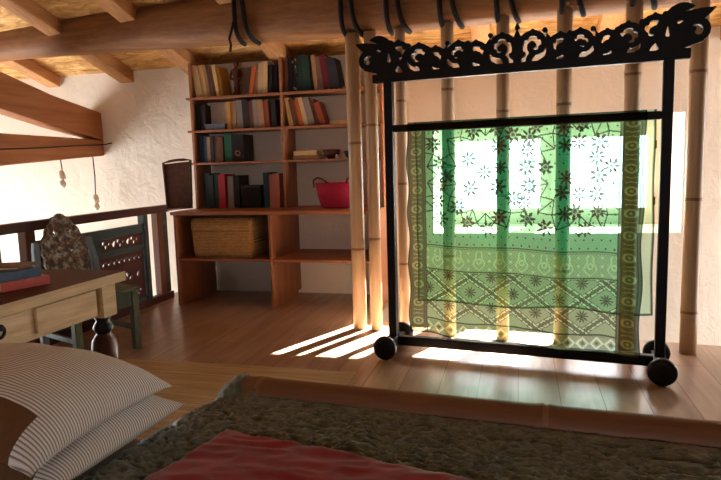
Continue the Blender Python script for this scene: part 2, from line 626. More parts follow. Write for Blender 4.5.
for z in (0.2, 0.68):
    m = MB()
    m.lathe([(0.008, -0.035), (0.008, 0.035)], (W2 - 0.055, -0.062, z), 10)
    m.build('hinge', M['iron'], win)

# window of the left wall (outside the frame); added fill openings, rear and right
for nm, lo, hi, ax in (('window_2', (LW[0], LW[2]), (LW[1], LW[3]), 'x'), ('rear_fill_opening', (REAR_FILL[0], REAR_FILL[2]), (REAR_FILL[1], REAR_FILL[3]), 'y'), ('right_fill_opening', (RIGHT_FILL[0], RIGHT_FILL[2]), (RIGHT_FILL[1], RIGHT_FILL[3]), 'r')):
    m = MB()
    t = 0.06
    a0, z0 = lo
    a1, z1 = hi
    def bx(p, q, r, s_):
        if ax == 'x':
            m.box(XL - 0.2, XL - 0.14, p, q, r, s_)
        elif ax == 'r':
            m.box(XR + 0.14, XR + 0.2, p, q, r, s_)
        else:
            m.box(p, q, YB - 0.2, YB - 0.14, r, s_)
    bx(a0, a0 + t, z0, z1); bx(a1 - t, a1, z0, z1)
    bx(a0 + t, a1 - t, z0, z0 + t); bx(a0 + t, a1 - t, z1 - t, z1)
    am = (a0 + a1) / 2
    bx(am - 0.03, am + 0.03, z0 + t, z1 - t)
    struct(m.build(nm, M['white_frame']))

# ------------------------------------------------------------------ roof timbers
def by(x): return 3.76 - 0.116 * (x - 0.94)      # axis of the tie log in plan
LOG = [(-6.4, 2.23, 0.135), (-4.0, 2.205, 0.14), (-2.6, 2.165, 0.15), (-1.8, 2.135, 0.158), (-1.0, 2.105, 0.16), (0.0, 2.095, 0.162), (1.2, 2.09, 0.165), (2.9, 2.085, 0.17)]
m = MB()
vs, fs = [], []
NS = 16
def sup(w, r, k):
    cx_, sz = math.cos(w), math.sin(w)
    e = 0.62
    return (math.copysign(abs(cx_) ** e, cx_) * r, math.copysign(abs(sz) ** e, sz) * r)
pts = []
for i in range(len(LOG) - 1):
    for t in range(8):
        q = t / 8
        pts.append(tuple(LOG[i][k] * (1 - q) + LOG[i + 1][k] * q for k in range(3)))
pts.append(LOG[-1])
for i, (x, z, r) in enumerate(pts):
    for k in range(NS):
        a, b = sup(2 * PI * (k + 0.5) / NS, r, k)
        jit = 0.012 * noise.noise(Vector((x * 1.3, k * 0.9, 3.3)))
        vs.append((x, by(x) + a * (1 + jit * 4), z + b * (1 + jit * 4) + 0.01 * noise.noise(Vector((x * 0.7, 1, 2)))))
for i in range(len(pts) - 1):
    for k in range(NS):
        k2 = (k + 1) % NS
        fs.append((i * NS + k, i * NS + k2, (i + 1) * NS + k2, (i + 1) * NS + k))
fs.append(tuple(range(NS)))
fs.append(tuple((len(pts) - 1) * NS + k for k in range(NS)))
m.add(vs, fs, 0, True)
tag(m.build('ceiling_beam', M['beam']), 'long thick hewn log beam running across the room over the bamboo posts', 'beam', kind='structure')

raf_lab = ['rafter nearest the left end of the photo, above the sloping truss timber',
           'rafter whose cut end meets the white wall just above the sloping truss timber',
           'rafter whose end meets the white wall close left of the bookcase',
           'rafter that runs down to the top of the bookcase divider',
           'rafter hidden mostly by the beam over the right bay of the bookcase',
           'rafter with pale lit underside showing above the left half of the carved crest',
           'rafter with pale lit underside showing above the right half of the carved crest',
           'rafter right of the carved crest, beyond the last bamboo post']
rx = [-4.27, -3.47, -2.75, -1.90, -1.08, -0.27, 0.617, 1.45]
ya, yb = -1.2, 4.99
for lab, x in zip(raf_lab, rx):
    m = MB()
    z = lambda y, d: zc(y) - d
    xo = 0.16 * 0.5
    dd = 0.06
    nseg = 14
    vs, fs = [], []
    for i in range(nseg + 1):
        y = ya + (yb - ya) * i / nseg
        xs = x - (yb - y) * 0.02
        jx = 0.012 * noise.noise(Vector((x * 3, y * 1.5, 0.3)))
        jz = 0.008 * noise.noise(Vector((x * 3, y * 1.7, 5.3)))
        for (a, b) in ((-0.07, 0.0), (0.07, 0.0), (0.07, 0.11), (-0.07, 0.11)):
            vs.append((xs + a + jx, y, zc(y) - b + (jz if b else 0)))
    for i in range(nseg):
        for k in range(4):
            k2 = (k + 1) % 4
            fs.append((i * 4 + k, i * 4 + k2, i * 4 + 4 + k2, i * 4 + 4 + k))
    fs += [(0, 1, 2, 3), tuple(nseg * 4 + k for k in range(4))]
    m.add(vs, fs)
    tag(m.build('rafter', M['rafter'], None, 0.008), lab, 'rafter', 'rafters under the ceiling boards', 'structure')

# truss beyond the railing
m = MB()
vs, fs = [], []
TX0, TX1 = -3.94, -3.78
st = [(5.0, 1.262, 1.412), (4.6, 1.235, 1.415), (3.8, 1.175, 1.422), (2.6, 1.10, 1.43), (1.0, 1.02, 1.44)]
for (y, a, b) in st:
    vs += [(TX0, y, a), (TX1, y, a), (TX1, y, b), (TX0, y, b)]
for i in range(len(st) - 1):
    for k in range(4):
        k2 = (k + 1) % 4
        fs.append((i * 4 + k, i * 4 + k2, i * 4 + 4 + k2, i * 4 + 4 + k))
fs += [(0, 1, 2, 3), tuple((len(st) - 1) * 4 + k for k in range(4))]
m.add(vs, fs)
tag(m.build('truss_tie_beam', M['beam_end'], None, 0.012), 'horizontal brown truss timber with a black cable, ending at the white wall', 'beam', kind='structure')
m = MB()
vs, fs = [], []
st = [(5.0, 1.412, 1.662), (4.4, 1.50, 1.76), (3.87, 1.60, 1.885), (2.6, 1.86, 2.18), (1.0, 2.19, 2.52)]
for (y, a, b) in st:
    vs += [(TX0, y, a), (TX1, y, a), (TX1, y, b), (TX0, y, b)]
for i in range(len(st) - 1):
    for k in range(4):
        k2 = (k + 1) % 4
        fs.append((i * 4 + k, i * 4 + k2, i * 4 + 4 + k2, i * 4 + 4 + k))
fs += [(0, 1, 2, 3), tuple((len(st) - 1) * 4 + k for k in range(4))]
m.add(vs, fs)
tag(m.build('truss_sloping_beam', M['beam_end'], None, 0.012), 'sloping brown truss timber coming down onto the horizontal one at the wall', 'beam', kind='structure')

# cable on the tie beam
m = MB()
cab = [(-3.775, 2.2, 1.27), (-3.775, 3.0, 1.285), (-3.775, 3.8, 1.30), (-3.775, 4.2, 1.318), (-3.775, 4.6, 1.345), (-3.775, 4.9, 1.36), (-3.765, 4.985, 1.365), (-3.73, 4.992, 1.372), (-3.69, 4.992, 1.378)]
m.tube(cab, 0.005, 8)
tag(m.build('power_cable', M['cord']), 'black cable running along the side of the horizontal truss timber', 'cable')

def pendant(x, y, ztop, zb, lab):
    t = thing('pendant_bulb', lab, 'lamp', (x, y, zb), 0, 'bare bulbs hanging beyond the railing')
    m = MB()
    m.tube([(0, 0, ztop - zb), (0.004, 0.006, (ztop - zb) * 0.5), (0, 0, 0.12)], 0.005, 8)
    m.build('cord', M['cord'], t)
    m = MB()
    m.lathe([(0.006, 0.135), (0.022, 0.125), (0.03, 0.09), (0.032, 0.062), (0.022, 0.056)], n=16)
    m.build('socket', M['porcelain'], t)
    m = MB()
    m.lathe([(0.014, 0.064), (0.018, 0.05), (0.03, 0.024), (0.031, 0.012), (0.024, -0.006), (0.012, -0.016), (0.003, -0.018)], n=18)
    m.build('glass_bulb', M['frosted'], t)
pendant(-3.86, 4.51, 1.245, 1.0, 'bare bulb on the shorter cord under the truss timber')
pendant(-3.80, 4.85, 1.375, 0.775, 'bare bulb on the longer cord, hanging just above the railing')

# ------------------------------------------------------------------ bamboo posts
def py(x): return 3.68 - 0.116 * (x - 0.94)
def bamboo_mb(L, r, nodes, n=20):
    m = MB()
    prof = []
    zs = [0.0]
    for k in nodes:
        zs += [k - 0.03, k - 0.008, k, k + 0.008, k + 0.03]
    zs += [L]
    for z in zs:
        rr = r
        for k in nodes:
            d = abs(z - k)
            if d < 0.001: rr = r * 0.97
            elif d < 0.01: rr = r * 1.055
        prof.append((rr, z))
    # split rings so the node ring gets its own material
    vs, fs, mi = [], [], []
    for rr, z in prof:
        for k in range(n):
            w = 2 * PI * k / n
            vs.append((rr * math.cos(w), rr * math.sin(w), z))
    for i in range(len(prof) - 1):
        zm = (prof[i][1] + prof[i + 1][1]) / 2
        isn = any(abs(zm - k) < 0.009 for k in nodes)
        for k in range(n):
            k2 = (k + 1) % n
            m.add([], [])
            fs.append((i * n + k, i * n + k2, (i + 1) * n + k2, (i + 1) * n + k))
            mi.append(1 if isn else 0)
    o = len(m.v)
    m.v += vs
    m.f += fs
    m.mi += mi
    m.sm += [True] * len(fs)
    m.f += [tuple(range(n - 1, -1, -1)), tuple((len(prof) - 1) * n + k for k in range(n))]
    m.mi += [0, 0]
    m.sm += [False, False]
    return m
posts = [(-1.045, 0.046, [0.55, 1.25], 'thick bamboo post standing before the bookcase, left one of a close pair'),
         (-0.925, 0.040, [0.62, 1.36], 'bamboo post before the bookcase, right one of a close pair'),
         (-0.725, 0.032, [0.46, 0.98, 1.5], 'thin bamboo post just right of the black rack left upright'),
         (-0.426, 0.039, [0.52, 1.08, 1.55], 'bamboo post behind the left border of the green cloth'),
         (-0.094, 0.038, [0.4, 0.9, 1.40], 'bamboo post behind the green cloth between its left border and middle'),
         (0.249, 0.043, [0.45, 0.95, 1.42], 'bamboo post behind the middle of the green cloth, between the two windows'),
         (0.608, 0.044, [0.5, 1.05, 1.56], 'bamboo post behind the right border of the green cloth'),
         (0.925, 0.044, [0.24, 0.87, 1.55], 'bamboo post standing free to the right of the black rack')]
for i, (x, r, nodes, lab) in enumerate(posts):
    m = bamboo_mb(1.945 if i < 7 else 1.95, r, nodes)
    o = m.build('bamboo_post', [M['bamboo'], M['bamboo_node']])
    o.location = (x, py(x), 0)
    tag(o, lab, 'post', 'bamboo posts along the edge of the loft')

# black rope lashings round the log at each post
lash = [(-1.87, True, 'black cord looped over the log beam left of the bamboo posts, loose end dangling'),
        (-1.10, False, 'black cord lashing on the log beam above the close pair of bamboo posts'),
        (-0.80, False, 'black cord lashing on the log beam above the thin bamboo post'),
        (-0.47, False, 'black cord lashing on the log above the left border of the cloth'),
        (-0.14, False, 'black cord lashing on the log beam above the post left of the cloth middle'),
        (0.215, False, 'black cord lashing on the log beam above the post at the cloth middle'),
        (0.575, False, 'black cord lashing on the log above the right border of the cloth')]
def log_at(x):
    for i in range(len(LOG) - 1):
        if LOG[i][0] <= x <= LOG[i + 1][0]:
            q = (x - LOG[i][0]) / (LOG[i + 1][0] - LOG[i][0])
            return tuple(LOG[i][k] * (1 - q) + LOG[i + 1][k] * q for k in range(3))
for x, loose, lab in lash:
    m = MB()
    for off, sl in ((0.0, 0.02), (0.035, 0.10)):
        pp = []
        for k in range(17):
            w = PI * 0.62 + (PI * 0.84) * k / 16       # over the front face from top to underside
            xx = x + off + sl * k / 16
            _, z, r = log_at(xx)
            a, b = sup(w, r + 0.018, 0)
            pp.append((xx, by(xx) + a * 1.0, z + b * 1.0))
        m.tube(pp, 0.016, 8)
    if loose:
        _, z, r = log_at(x)
        yf = by(x) - r - 0.02
        m.tube([(x + 0.01, yf, z - 0.02), (x - 0.01, yf - 0.01, z - 0.10), (x - 0.03, yf - 0.012, z - 0.16), (x - 0.02, yf - 0.012, z - 0.20), (x - 0.03, yf - 0.012, z - 0.245)], 0.009, 8)
    tag(m.build('rope_lashing', M['rope']), lab, 'rope', 'rope lashings on the log beam')

# ------------------------------------------------------------------ bookcase
XA, XM, XB = -2.71, -1.885, -1.035
bc = thing('bookcase', 'tall reddish wooden bookcase with deep lower cubbies against the white wall', 'bookcase', (0, 0, 0))
T = 0.022
YU, YLW, YBK = 4.72, 4.37, 4.995
ZCNT, ZMID = 0.765, 0.392
m = MB().box(XA - 0.02, XB + 0.005, YLW - 0.012, YBK, ZCNT - 0.02, ZCNT + 0.007)
m.build('counter', M['case'], bc, 0.003)
for x in (XA, XM, XB):
    m = MB()
    xx = x if x != XB else XB - T
    if x == XA: xx = XA
    # notch at the back foot
    nz = 0.035 if x != XA else 0.0
    foot = [(YBK - 0.11, 0), (YBK - 0.07, nz), (YBK, nz)] if nz else [(YBK, 0)]
    m.prism([(YLW, 0)] + foot + [(YBK, ZCNT - 0.02), (YLW, ZCNT - 0.02)], lambda u, v, w: (w, u, v), xx, xx + T)
    m.build('lower_upright', M['case_z'], bc, 0.002)
m = MB().box(XA + T, XM, YLW + 0.004, YBK, ZMID - 0.018, ZMID)
m.build('lower_shelf', M['case'], bc, 0.002)
m = MB().box(XM + T, XB - T, YLW + 0.004, YBK, ZMID - 0.018, ZMID)
m.build('lower_shelf', M['case'], bc, 0.002)
for x in (XA + 0.01, XM, XB - T):
    m = MB().box(x, x + T, YU + 0.006, YBK, ZCNT + 0.007, 2.0)
    m.build('upper_upright', M['case_z'], bc, 0.002)
ZS = [1.165, 1.437, 1.712]
for z in ZS:
    m = MB().box(XA - 0.025, XM, YU, YBK, z - 0.018, z).box(XM, XB + 0.005, YU, YBK, z - 0.018, z)
    m.build('shelf', M['case'], bc, 0.002)
# upper uprights cross the shelves: trim happens naturally inside the same piece of furniture

# ------------------------------------------------------------------ books
def book_mb(w, d, h):
    """spine faces -Y, standing; origin at bottom, left front corner"""
    m = MB()
    c = 0.003
    m.box(0, c, 0, d, 0, h)
    m.box(w - c, w, 0, d, 0, h)
    m.box(c, w - c, 0, c, 0, h)
    m.box(c, w - c, c, d - 0.004, 0.003, h - 0.004, 1)
    return m
ordn = ['first', 'second', 'third', 'fourth', 'fifth', 'sixth', 'seventh', 'eighth', 'ninth', 'tenth', 'eleventh', 'twelfth', 'thirteenth', 'fourteenth']
BK = {
'TL': (1.713, 'on the top shelf, left bay', [
  (-2.650, -2.616, 0.273, -0.037, 'cream'), (-2.615, -2.588, 0.262, -0.037, 'beige'), (-2.588, -2.541, 0.269, -0.037, 'cream'), (-2.541, -2.512, 0.266, -0.037, 'tan'), (-2.511, -2.485, 0.258, -0.037, 'grey'),
  (-2.485, -2.458, 0.255, -0.037, 'brown'), (-2.457, -2.428, 0.260, -0.037, 'cream'), (-2.427, -2.402, 0.252, -0.037, 'ochre'), (-2.166, -2.130, 0.225, 0.044, 'orange'),
  (-2.130, -2.086, 0.239, 0.035, 'tan'), (-2.085, -2.041, 0.251, 0.020, 'beige'), (-2.041, -2.001, 0.256, 0.016, 'cream'),
  (-2.001, -1.962, 0.230, 0.009, 'charcoal'), (-1.961, -1.913, 0.227, 0.000, 'black')]),
'TR': (1.713, 'on the top shelf, right bay', [
  (-1.841, -1.815, 0.291, 0.000, 'brown'), (-1.815, -1.780, 0.281, 0.000, 'black'), (-1.780, -1.746, 0.270, 0.000, 'striped'),
  (-1.746, -1.690, 0.291, 0.000, 'dark green'), (-1.690, -1.656, 0.295, -0.008, 'dark teal'), (-1.656, -1.618, 0.285, -0.017, 'dark green'),
  (-1.618, -1.592, 0.283, -0.017, 'black'), (-1.592, -1.559, 0.280, -0.025, 'tan'), (-1.559, -1.517, 0.270, -0.025, 'grey'),
  (-1.516, -1.462, 0.274, -0.033, 'maroon'), (-1.462, -1.420, 0.256, -0.033, 'charcoal'), (-1.420, -1.375, 0.245, -0.041, 'navy')]),
'SL': (1.438, 'on the second shelf down, left bay', [
  (-2.667, -2.629, 0.228, 0.000, 'black'), (-2.629, -2.582, 0.217, 0.000, 'charcoal'), (-2.377, -2.340, 0.229, 0.000, 'ochre'),
  (-2.340, -2.294, 0.235, 0.000, 'tan'), (-2.289, -2.230, 0.240, -0.005, 'grey'), (-2.230, -2.176, 0.237, -0.009, 'charcoal'),
  (-2.176, -2.130, 0.227, -0.009, 'brown'), (-2.130, -2.090, 0.232, -0.009, 'grey'), (-2.090, -2.036, 0.230, -0.009, 'tan'),
  (-2.036, -1.992, 0.219, -0.009, 'rust'), (-1.992, -1.930, 0.233, -0.009, 'charcoal')]),
'SR': (1.438, 'on the second shelf down, right bay', [
  (-1.823, -1.784, 0.232, -0.036, 'cream'), (-1.784, -1.737, 0.222, -0.042, 'brown'), (-1.737, -1.693, 0.219, -0.045, 'orange'),
  (-1.693, -1.655, 0.233, -0.050, 'cream'), (-1.655, -1.599, 0.223, -0.052, 'grey'), (-1.599, -1.557, 0.212, -0.055, 'brown'),
  (-1.557, -1.506, 0.186, -0.056, 'rust'), (-1.148, -1.106, 0.209, 0.000, 'cream'), (-1.106, -1.062, 0.215, 0.000, 'beige')]),
'UL': (1.166, 'on the third shelf down, left bay', [
  (-2.656, -2.618, 0.238, 0.000, 'navy'), (-2.618, -2.581, 0.228, 0.000, 'blue'), (-2.581, -2.548, 0.218, 0.000, 'tan'),
  (-2.548, -2.515, 0.226, 0.000, 'charcoal'), (-2.515, -2.477, 0.224, 0.000, 'grey'), (-2.477, -2.426, 0.214, 0.000, 'brown'),
  (-2.416, -2.347, 0.236, 0.000, 'green')]),
'CL': (0.773, 'standing on the counter, left bay', [
  (-2.624, -2.576, 0.304, 0.000, 'dark teal'), (-2.576, -2.538, 0.286, 0.000, 'charcoal'), (-2.538, -2.491, 0.294, 0.000, 'dark green'),
  (-2.486, -2.425, 0.293, 0.000, 'red'), (-2.411, -2.355, 0.274, 0.000, 'grey'), (-2.354, -2.299, 0.281, 0.000, 'black'),
  (-2.078, -2.028, 0.300, 0.000, 'dark teal'), (-2.028, -1.983, 0.282, 0.000, 'pink'), (-1.983, -1.930, 0.289, 0.000, 'pink')]),
}
cname = {'striped': 'black pale-lettered'}
for key, (z, where, L) in BK.items():
    for i, (a, b, h, dx, colr) in enumerate(L):
        wd = (b - a) * 0.965
        ang = math.atan2(dx, h)
        d = min(0.2, h * 0.68)
        o = book_mb(wd * math.cos(ang), d, h * 0.985).build('book', [M['b_' + colr], M['pages']])
        lift = max(0.0, wd * math.sin(ang)) if ang > 0 else 0.0
        # leaning right lifts the left corner, leaning left lifts the right corner; pivot so the low corner touches the shelf
        o.rotation_euler = (0, ang, 0)
        zz = z + (wd * math.sin(ang) if ang > 0 else 0.0)
        o.location = (a, 4.745 + random.uniform(0, 0.02), zz)
        lean = ', leaning left' if dx < -0.02 else (', leaning right' if dx > 0.02 else '')
        tag(o, '%s book, %s from the left %s%s' % (cname.get(colr, colr), ordn[i], where, lean), 'book', 'upright books ' + where)

def flat_book(x0, x1, y0, y1, z0, h, colr, lab, rot=0.0, group='lying books on the shelves'):
    w, d = x1 - x0, y1 - y0
    m = MB()
    c = 0.003
    m.box(-w / 2, w / 2, -d / 2, d / 2, 0, c)
    m.box(-w / 2, w / 2, -d / 2, d / 2, h - c, h)
    m.box(-w / 2, w / 2, -d / 2, -d / 2 + c, c, h - c)
    m.box(-w / 2 + 0.004, w / 2 - 0.004, -d / 2 + c, d / 2 - 0.004, c, h - c, 1)
    o = m.build('book', [M['b_' + colr], M['pages']])
    o.location = ((x0 + x1) / 2, (y0 + y1) / 2, z0)
    o.rotation_euler = (0, 0, rot)
    tag(o, lab, 'book', group)
    return o
flat_book(-1.48, -1.28, 4.76, 4.93, 1.438, 0.03, 'cream', 'pale book lying flat at the right of the second shelf, right bay')
flat_book(-1.80, -1.58, 4.755, 4.93, 1.166, 0.034, 'tan', 'tan book lying flat, lower of two on the third shelf, right bay')
flat_book(-1.80, -1.60, 4.757, 4.92, 1.2005, 0.036, 'cream', 'cream book lying flat, upper of two on the third shelf, right bay', 0.04)
flat_book(-1.36, -1.20, 4.76, 4.92, 1.713, 0.02, 'grey', 'grey book lying flat at the right end of the top shelf')

# binder with ring
t = thing('ring_binder', 'thick black ring binder at the end of the third shelf books, left bay', 'binder', (-2.342, 4.745, 1.166))
m = MB().box(0, 0.004, 0, 0.19, 0, 0.226).box(0.102, 0.106, 0, 0.19, 0, 0.226).box(0.004, 0.102, 0, 0.004, 0, 0.226)
m.build('cover', M['b_black'], t)
m = MB().box(0.006, 0.1, 0.006, 0.18, 0.004, 0.22)
m.build('papers', M['pages'], t)
m = MB()
m.tube([(0.053 + 0.02 * math.cos(k * PI / 8), -0.003, 0.07 + 0.02 * math.sin(k * PI / 8)) for k in range(17)], 0.004, 6, caps=False)
m.build('finger_ring', M['b_pink'], t)

# black box file on counter
t = thing('storage_box', 'low black box standing on the counter between dark books, left bay', 'box', (-2.285, 4.76, 0.773))
MB().box(0, 0.175, 0, 0.2, 0, 0.17).build('box_body', M['black_paint'], t, 0.004)
MB().box(-0.002, 0.177, -0.002, 0.202, 0.17, 0.19).build('lid', M['b_charcoal'], t, 0.003)

# slate box and card on second shelf
t = thing('slate_box', 'flat slate grey box lying on the second shelf, left bay', 'box', (-2.625, 4.745, 1.438))
MB().box(0.05, 0.235, -0.012, 0.16, 0, 0.032).build('box_body', M['b_slate'], t, 0.003)
MB().box(0.047, 0.238, -0.015, 0.163, 0.032, 0.05).build('lid', M['b_slate'], t, 0.003)
m = MB().box(-0.085, 0.085, 0, 0.004, 0, 0.175).box(-0.02, 0.02, 0.004, 0.05, 0, 0.003)
o = m.build('card', M['b_white'])
o.location = (-2.485, 4.84, 1.489)
tag(o, 'white card propped upright on the flat slate grey box', 'card')
# grey folder behind the figurine
m = MB().box(0, 0.16, 0, 0.012, 0, 0.25)
o = m.build('folder', M['b_grey'])
o.location = (-2.32, 4.93, 1.713)
tag(o, 'grey folder standing behind the carved figurine on the top shelf', 'folder')

# carved figurine
t = thing('figurine', 'dark red carved standing figurine among the books on the top shelf', 'figurine', (-2.295, 4.80, 1.713))
m = MB()
m.lathe([(0.034, 0), (0.036, 0.02), (0.03, 0.03)], n=16)
m.build('plinth', M['figure'], t)
m = MB()
m.lathe([(0.022, 0.03), (0.026, 0.06), (0.022, 0.11), (0.03, 0.13), (0.026, 0.15), (0.034, 0.19), (0.036, 0.215), (0.014, 0.23), (0.012, 0.24), (0.02, 0.25), (0.024, 0.27), (0.02, 0.29), (0.01, 0.30), (0.008, 0.312), (0.002, 0.318)], n=18)
m.build('body', M['figure'], t)
for s in (-1, 1):
    m = MB()
    m.tube([(s * 0.032, 0, 0.212), (s * 0.048, -0.006, 0.17), (s * 0.04, -0.022, 0.135), (s * 0.018, -0.03, 0.14)], [0.011, 0.010, 0.008, 0.007], 8)
    m.build('arm', M['figure'], t)

# small ornaments on the third shelf right
def bowl(x, y, z, r, h, mat, lab, nm='bowl'):
    m = MB()
    m.lathe([(r * 0.45, 0), (r * 0.8, h * 0.4), (r, h), (r * 0.93, h), (r * 0.7, h * 0.42), (r * 0.3, h * 0.15)], n=24)
    o = m.build(nm, mat)
    o.location = (x, y, z)
    tag(o, lab, nm)
bowl(-1.49, 4.82, 1.166, 0.075, 0.075, M['figure'], 'dark wooden bowl beside the lying books on the third shelf')
bowl(-1.33, 4.82, 1.166, 0.055, 0.06, M['b_charcoal'], 'small dark bowl at the right of the third shelf, left of the bamboo posts')
bowl(-1.10, 4.82, 1.166, 0.05, 0.08, M['basket'], 'small straw bowl at the right end of the third shelf', 'bowl')
m = MB().lathe([(0.012, 0), (0.016, 0.012), (0.01, 0.028), (0.004, 0.032)], n=14)
o = m.build('shell', M['b_white'])
o.location = (-1.43, 4.765, 1.166)
tag(o, 'tiny white shell lying in front of the dark bowls', 'shell')

# wicker chest in the lower cubby
t = thing('wicker_chest', 'lidded golden woven chest in the upper left cubby of the bookcase', 'basket', (-2.315, 4.60, ZMID))
m = MB()
def rrect(w, d, r, n=5):
    p = []
    for cx_, cy_, a0 in ((w / 2 - r, d / 2 - r, 0), (-w / 2 + r, d / 2 - r, PI / 2), (-w / 2 + r, -d / 2 + r, PI), (w / 2 - r, -d / 2 + r, 1.5 * PI)):
        for k in range(n + 1):
            a = a0 + PI / 2 * k / n
            p.append((cx_ + r * math.cos(a), cy_ + r * math.sin(a)))
    return p
def loft(m, secs, mi=0):
    n = len(secs[0][0])
    vs, fs = [], []
    for pts, z in secs:
        vs += [(x, y, z) for x, y in pts]
    for i in range(len(secs) - 1):
        for k in range(n):
            k2 = (k + 1) % n
            fs.append((i * n + k, i * n + k2, (i + 1) * n + k2, (i + 1) * n + k))
    m.add(vs, fs, mi, True)
    o = len(m.v) - len(vs)
    m.f += [tuple(o + k for k in range(n - 1, -1, -1)), tuple(o + (len(secs) - 1) * n + k for k in range(n))]
    m.mi += [mi, mi]
    m.sm += [False, False]
loft(m, [(rrect(0.52, 0.36, 0.04), 0), (rrect(0.535, 0.37, 0.04), 0.08), (rrect(0.545, 0.375, 0.04), 0.2), (rrect(0.545, 0.375, 0.04), 0.235)])
m.build('basket_body', M['basket'], t)
m = MB()
loft(m, [(rrect(0.552, 0.392, 0.045), 0.225), (rrect(0.556, 0.396, 0.045), 0.27), (rrect(0.545, 0.385, 0.045), 0.305), (rrect(0.52, 0.33, 0.04), 0.322), (rrect(0.3, 0.2, 0.04), 0.328)])
m.build('lid', M['basket'], t)

# dark wicker tray leaning at the end of the counter
t = thing('wicker_tray', 'dark woven tray leaning upright on the left end of the counter', 'tray', (-2.722, 4.50, 0.784), math.radians(8))
t.rotation_euler = (math.radians(-8), math.radians(-4.3), math.radians(4))
m = MB()
m.prism([(-0.105, 0), (0.105, 0), (0.12, 0.39), (-0.12, 0.39)], lambda u, v, w: (u, w, v), 0.0, 0.012)
m.build('tray_base', M['dark_wicker'], t)
m = MB()
q = [(-0.107, 0.004), (0.107, 0.004), (0.122, 0.395), (0.06, 0.405), (0.0, 0.408), (-0.06, 0.405), (-0.122, 0.395), (-0.107, 0.004)]
m.tube([(u, 0.0, v + 0.004) for u, v in q], 0.011, 8)
m.build('rim', M['dark_wicker'], t)

# red felt bag
t = thing('felt_bag', 'crimson tub-shaped bag with dark handles on the counter, right bay', 'bag', (-1.385, 4.66, 0.773))
m = MB()
def ell(a, b, n=28): return [(a * math.cos(2 * PI * k / n), b * math.sin(2 * PI * k / n)) for k in range(n)]
loft(m, [(ell(0.135, 0.09), 0), (ell(0.155, 0.11), 0.015), (ell(0.178, 0.125), 0.10), (ell(0.195, 0.135), 0.20), (ell(0.187, 0.128), 0.20), (ell(0.165, 0.11), 0.08), (ell(0.12, 0.08), 0.02)])
m.build('bag_body', M['pink_red'], t)
for yy, sx in ((-0.1, -0.11), (0.1, 0.11)):
    m = MB()
    m.tube([(sx - 0.075, yy * 0.8, 0.17), (sx - 0.07, yy * 1.0, 0.225), (sx - 0.035, yy, 0.245), (sx, yy, 0.235), (sx + 0.05, yy, 0.2), (sx + 0.055, yy * 0.95, 0.17)], 0.009, 8)
    m.build('handle', M['figure'] if yy < 0 else M['pink_red'], t)

# ------------------------------------------------------------------ clothes rack
RC = (-0.01, 3.365, 0.0)
RA = math.atan(-0.119)
rk = thing('carved_rack', 'black wheeled wooden rack with pierced scrollwork crest', 'rack', RC, RA)
HW = 0.71
for s in (-1, 1):
    m = MB().box(s * HW - 0.024, s * HW + 0.024, -0.026, 0.026, 0.085, 1.575)
    m.build('upright', M['black_wood'], rk, 0.004)
    m = MB()
    m.prism([(-0.137, 0.04), (0.137, 0.04), (0.137, 0.085), (0.08, 0.1), (-0.08, 0.1), (-0.137, 0.085)], lambda u, v, w: (w, u, v), s * HW - 0.03, s * HW + 0.03)
    m.build('foot', M['black_wood'], rk, 0.004)
    for yy in (-0.165, 0.165):
        m = MB()
        x0 = s * HW + (0.032 if True else 0)
        prof = [(0.045, -0.024), (0.064, -0.02), (0.068, -0.008), (0.068, 0.008), (0.064, 0.02), (0.045, 0.024), (0.03, 0.02), (0.028, 0.03)]
        m.lathe(prof, (s * HW, yy, 0.068), 32, 0, 'Y')
        wv = m.build('wheel', M['black_paint'], rk)
        m = MB()
        m.lathe([(0.012, -0.038), (0.012, 0.036)], (s * HW, yy, 0.068), 12, 0, 'Y')
        m.build('axle', M['iron'], wv)
m = MB().box(-HW + 0.024, HW - 0.024, -0.022, 0.022, 0.045, 0.1)
m.build('bottom_rail', M['black_wood'], rk, 0.004)
m = MB().box(-HW + 0.024, HW - 0.024, -0.02, 0.02, 1.285, 1.325)
m.build('hanging_rail', M['black_wood'], rk, 0.006)

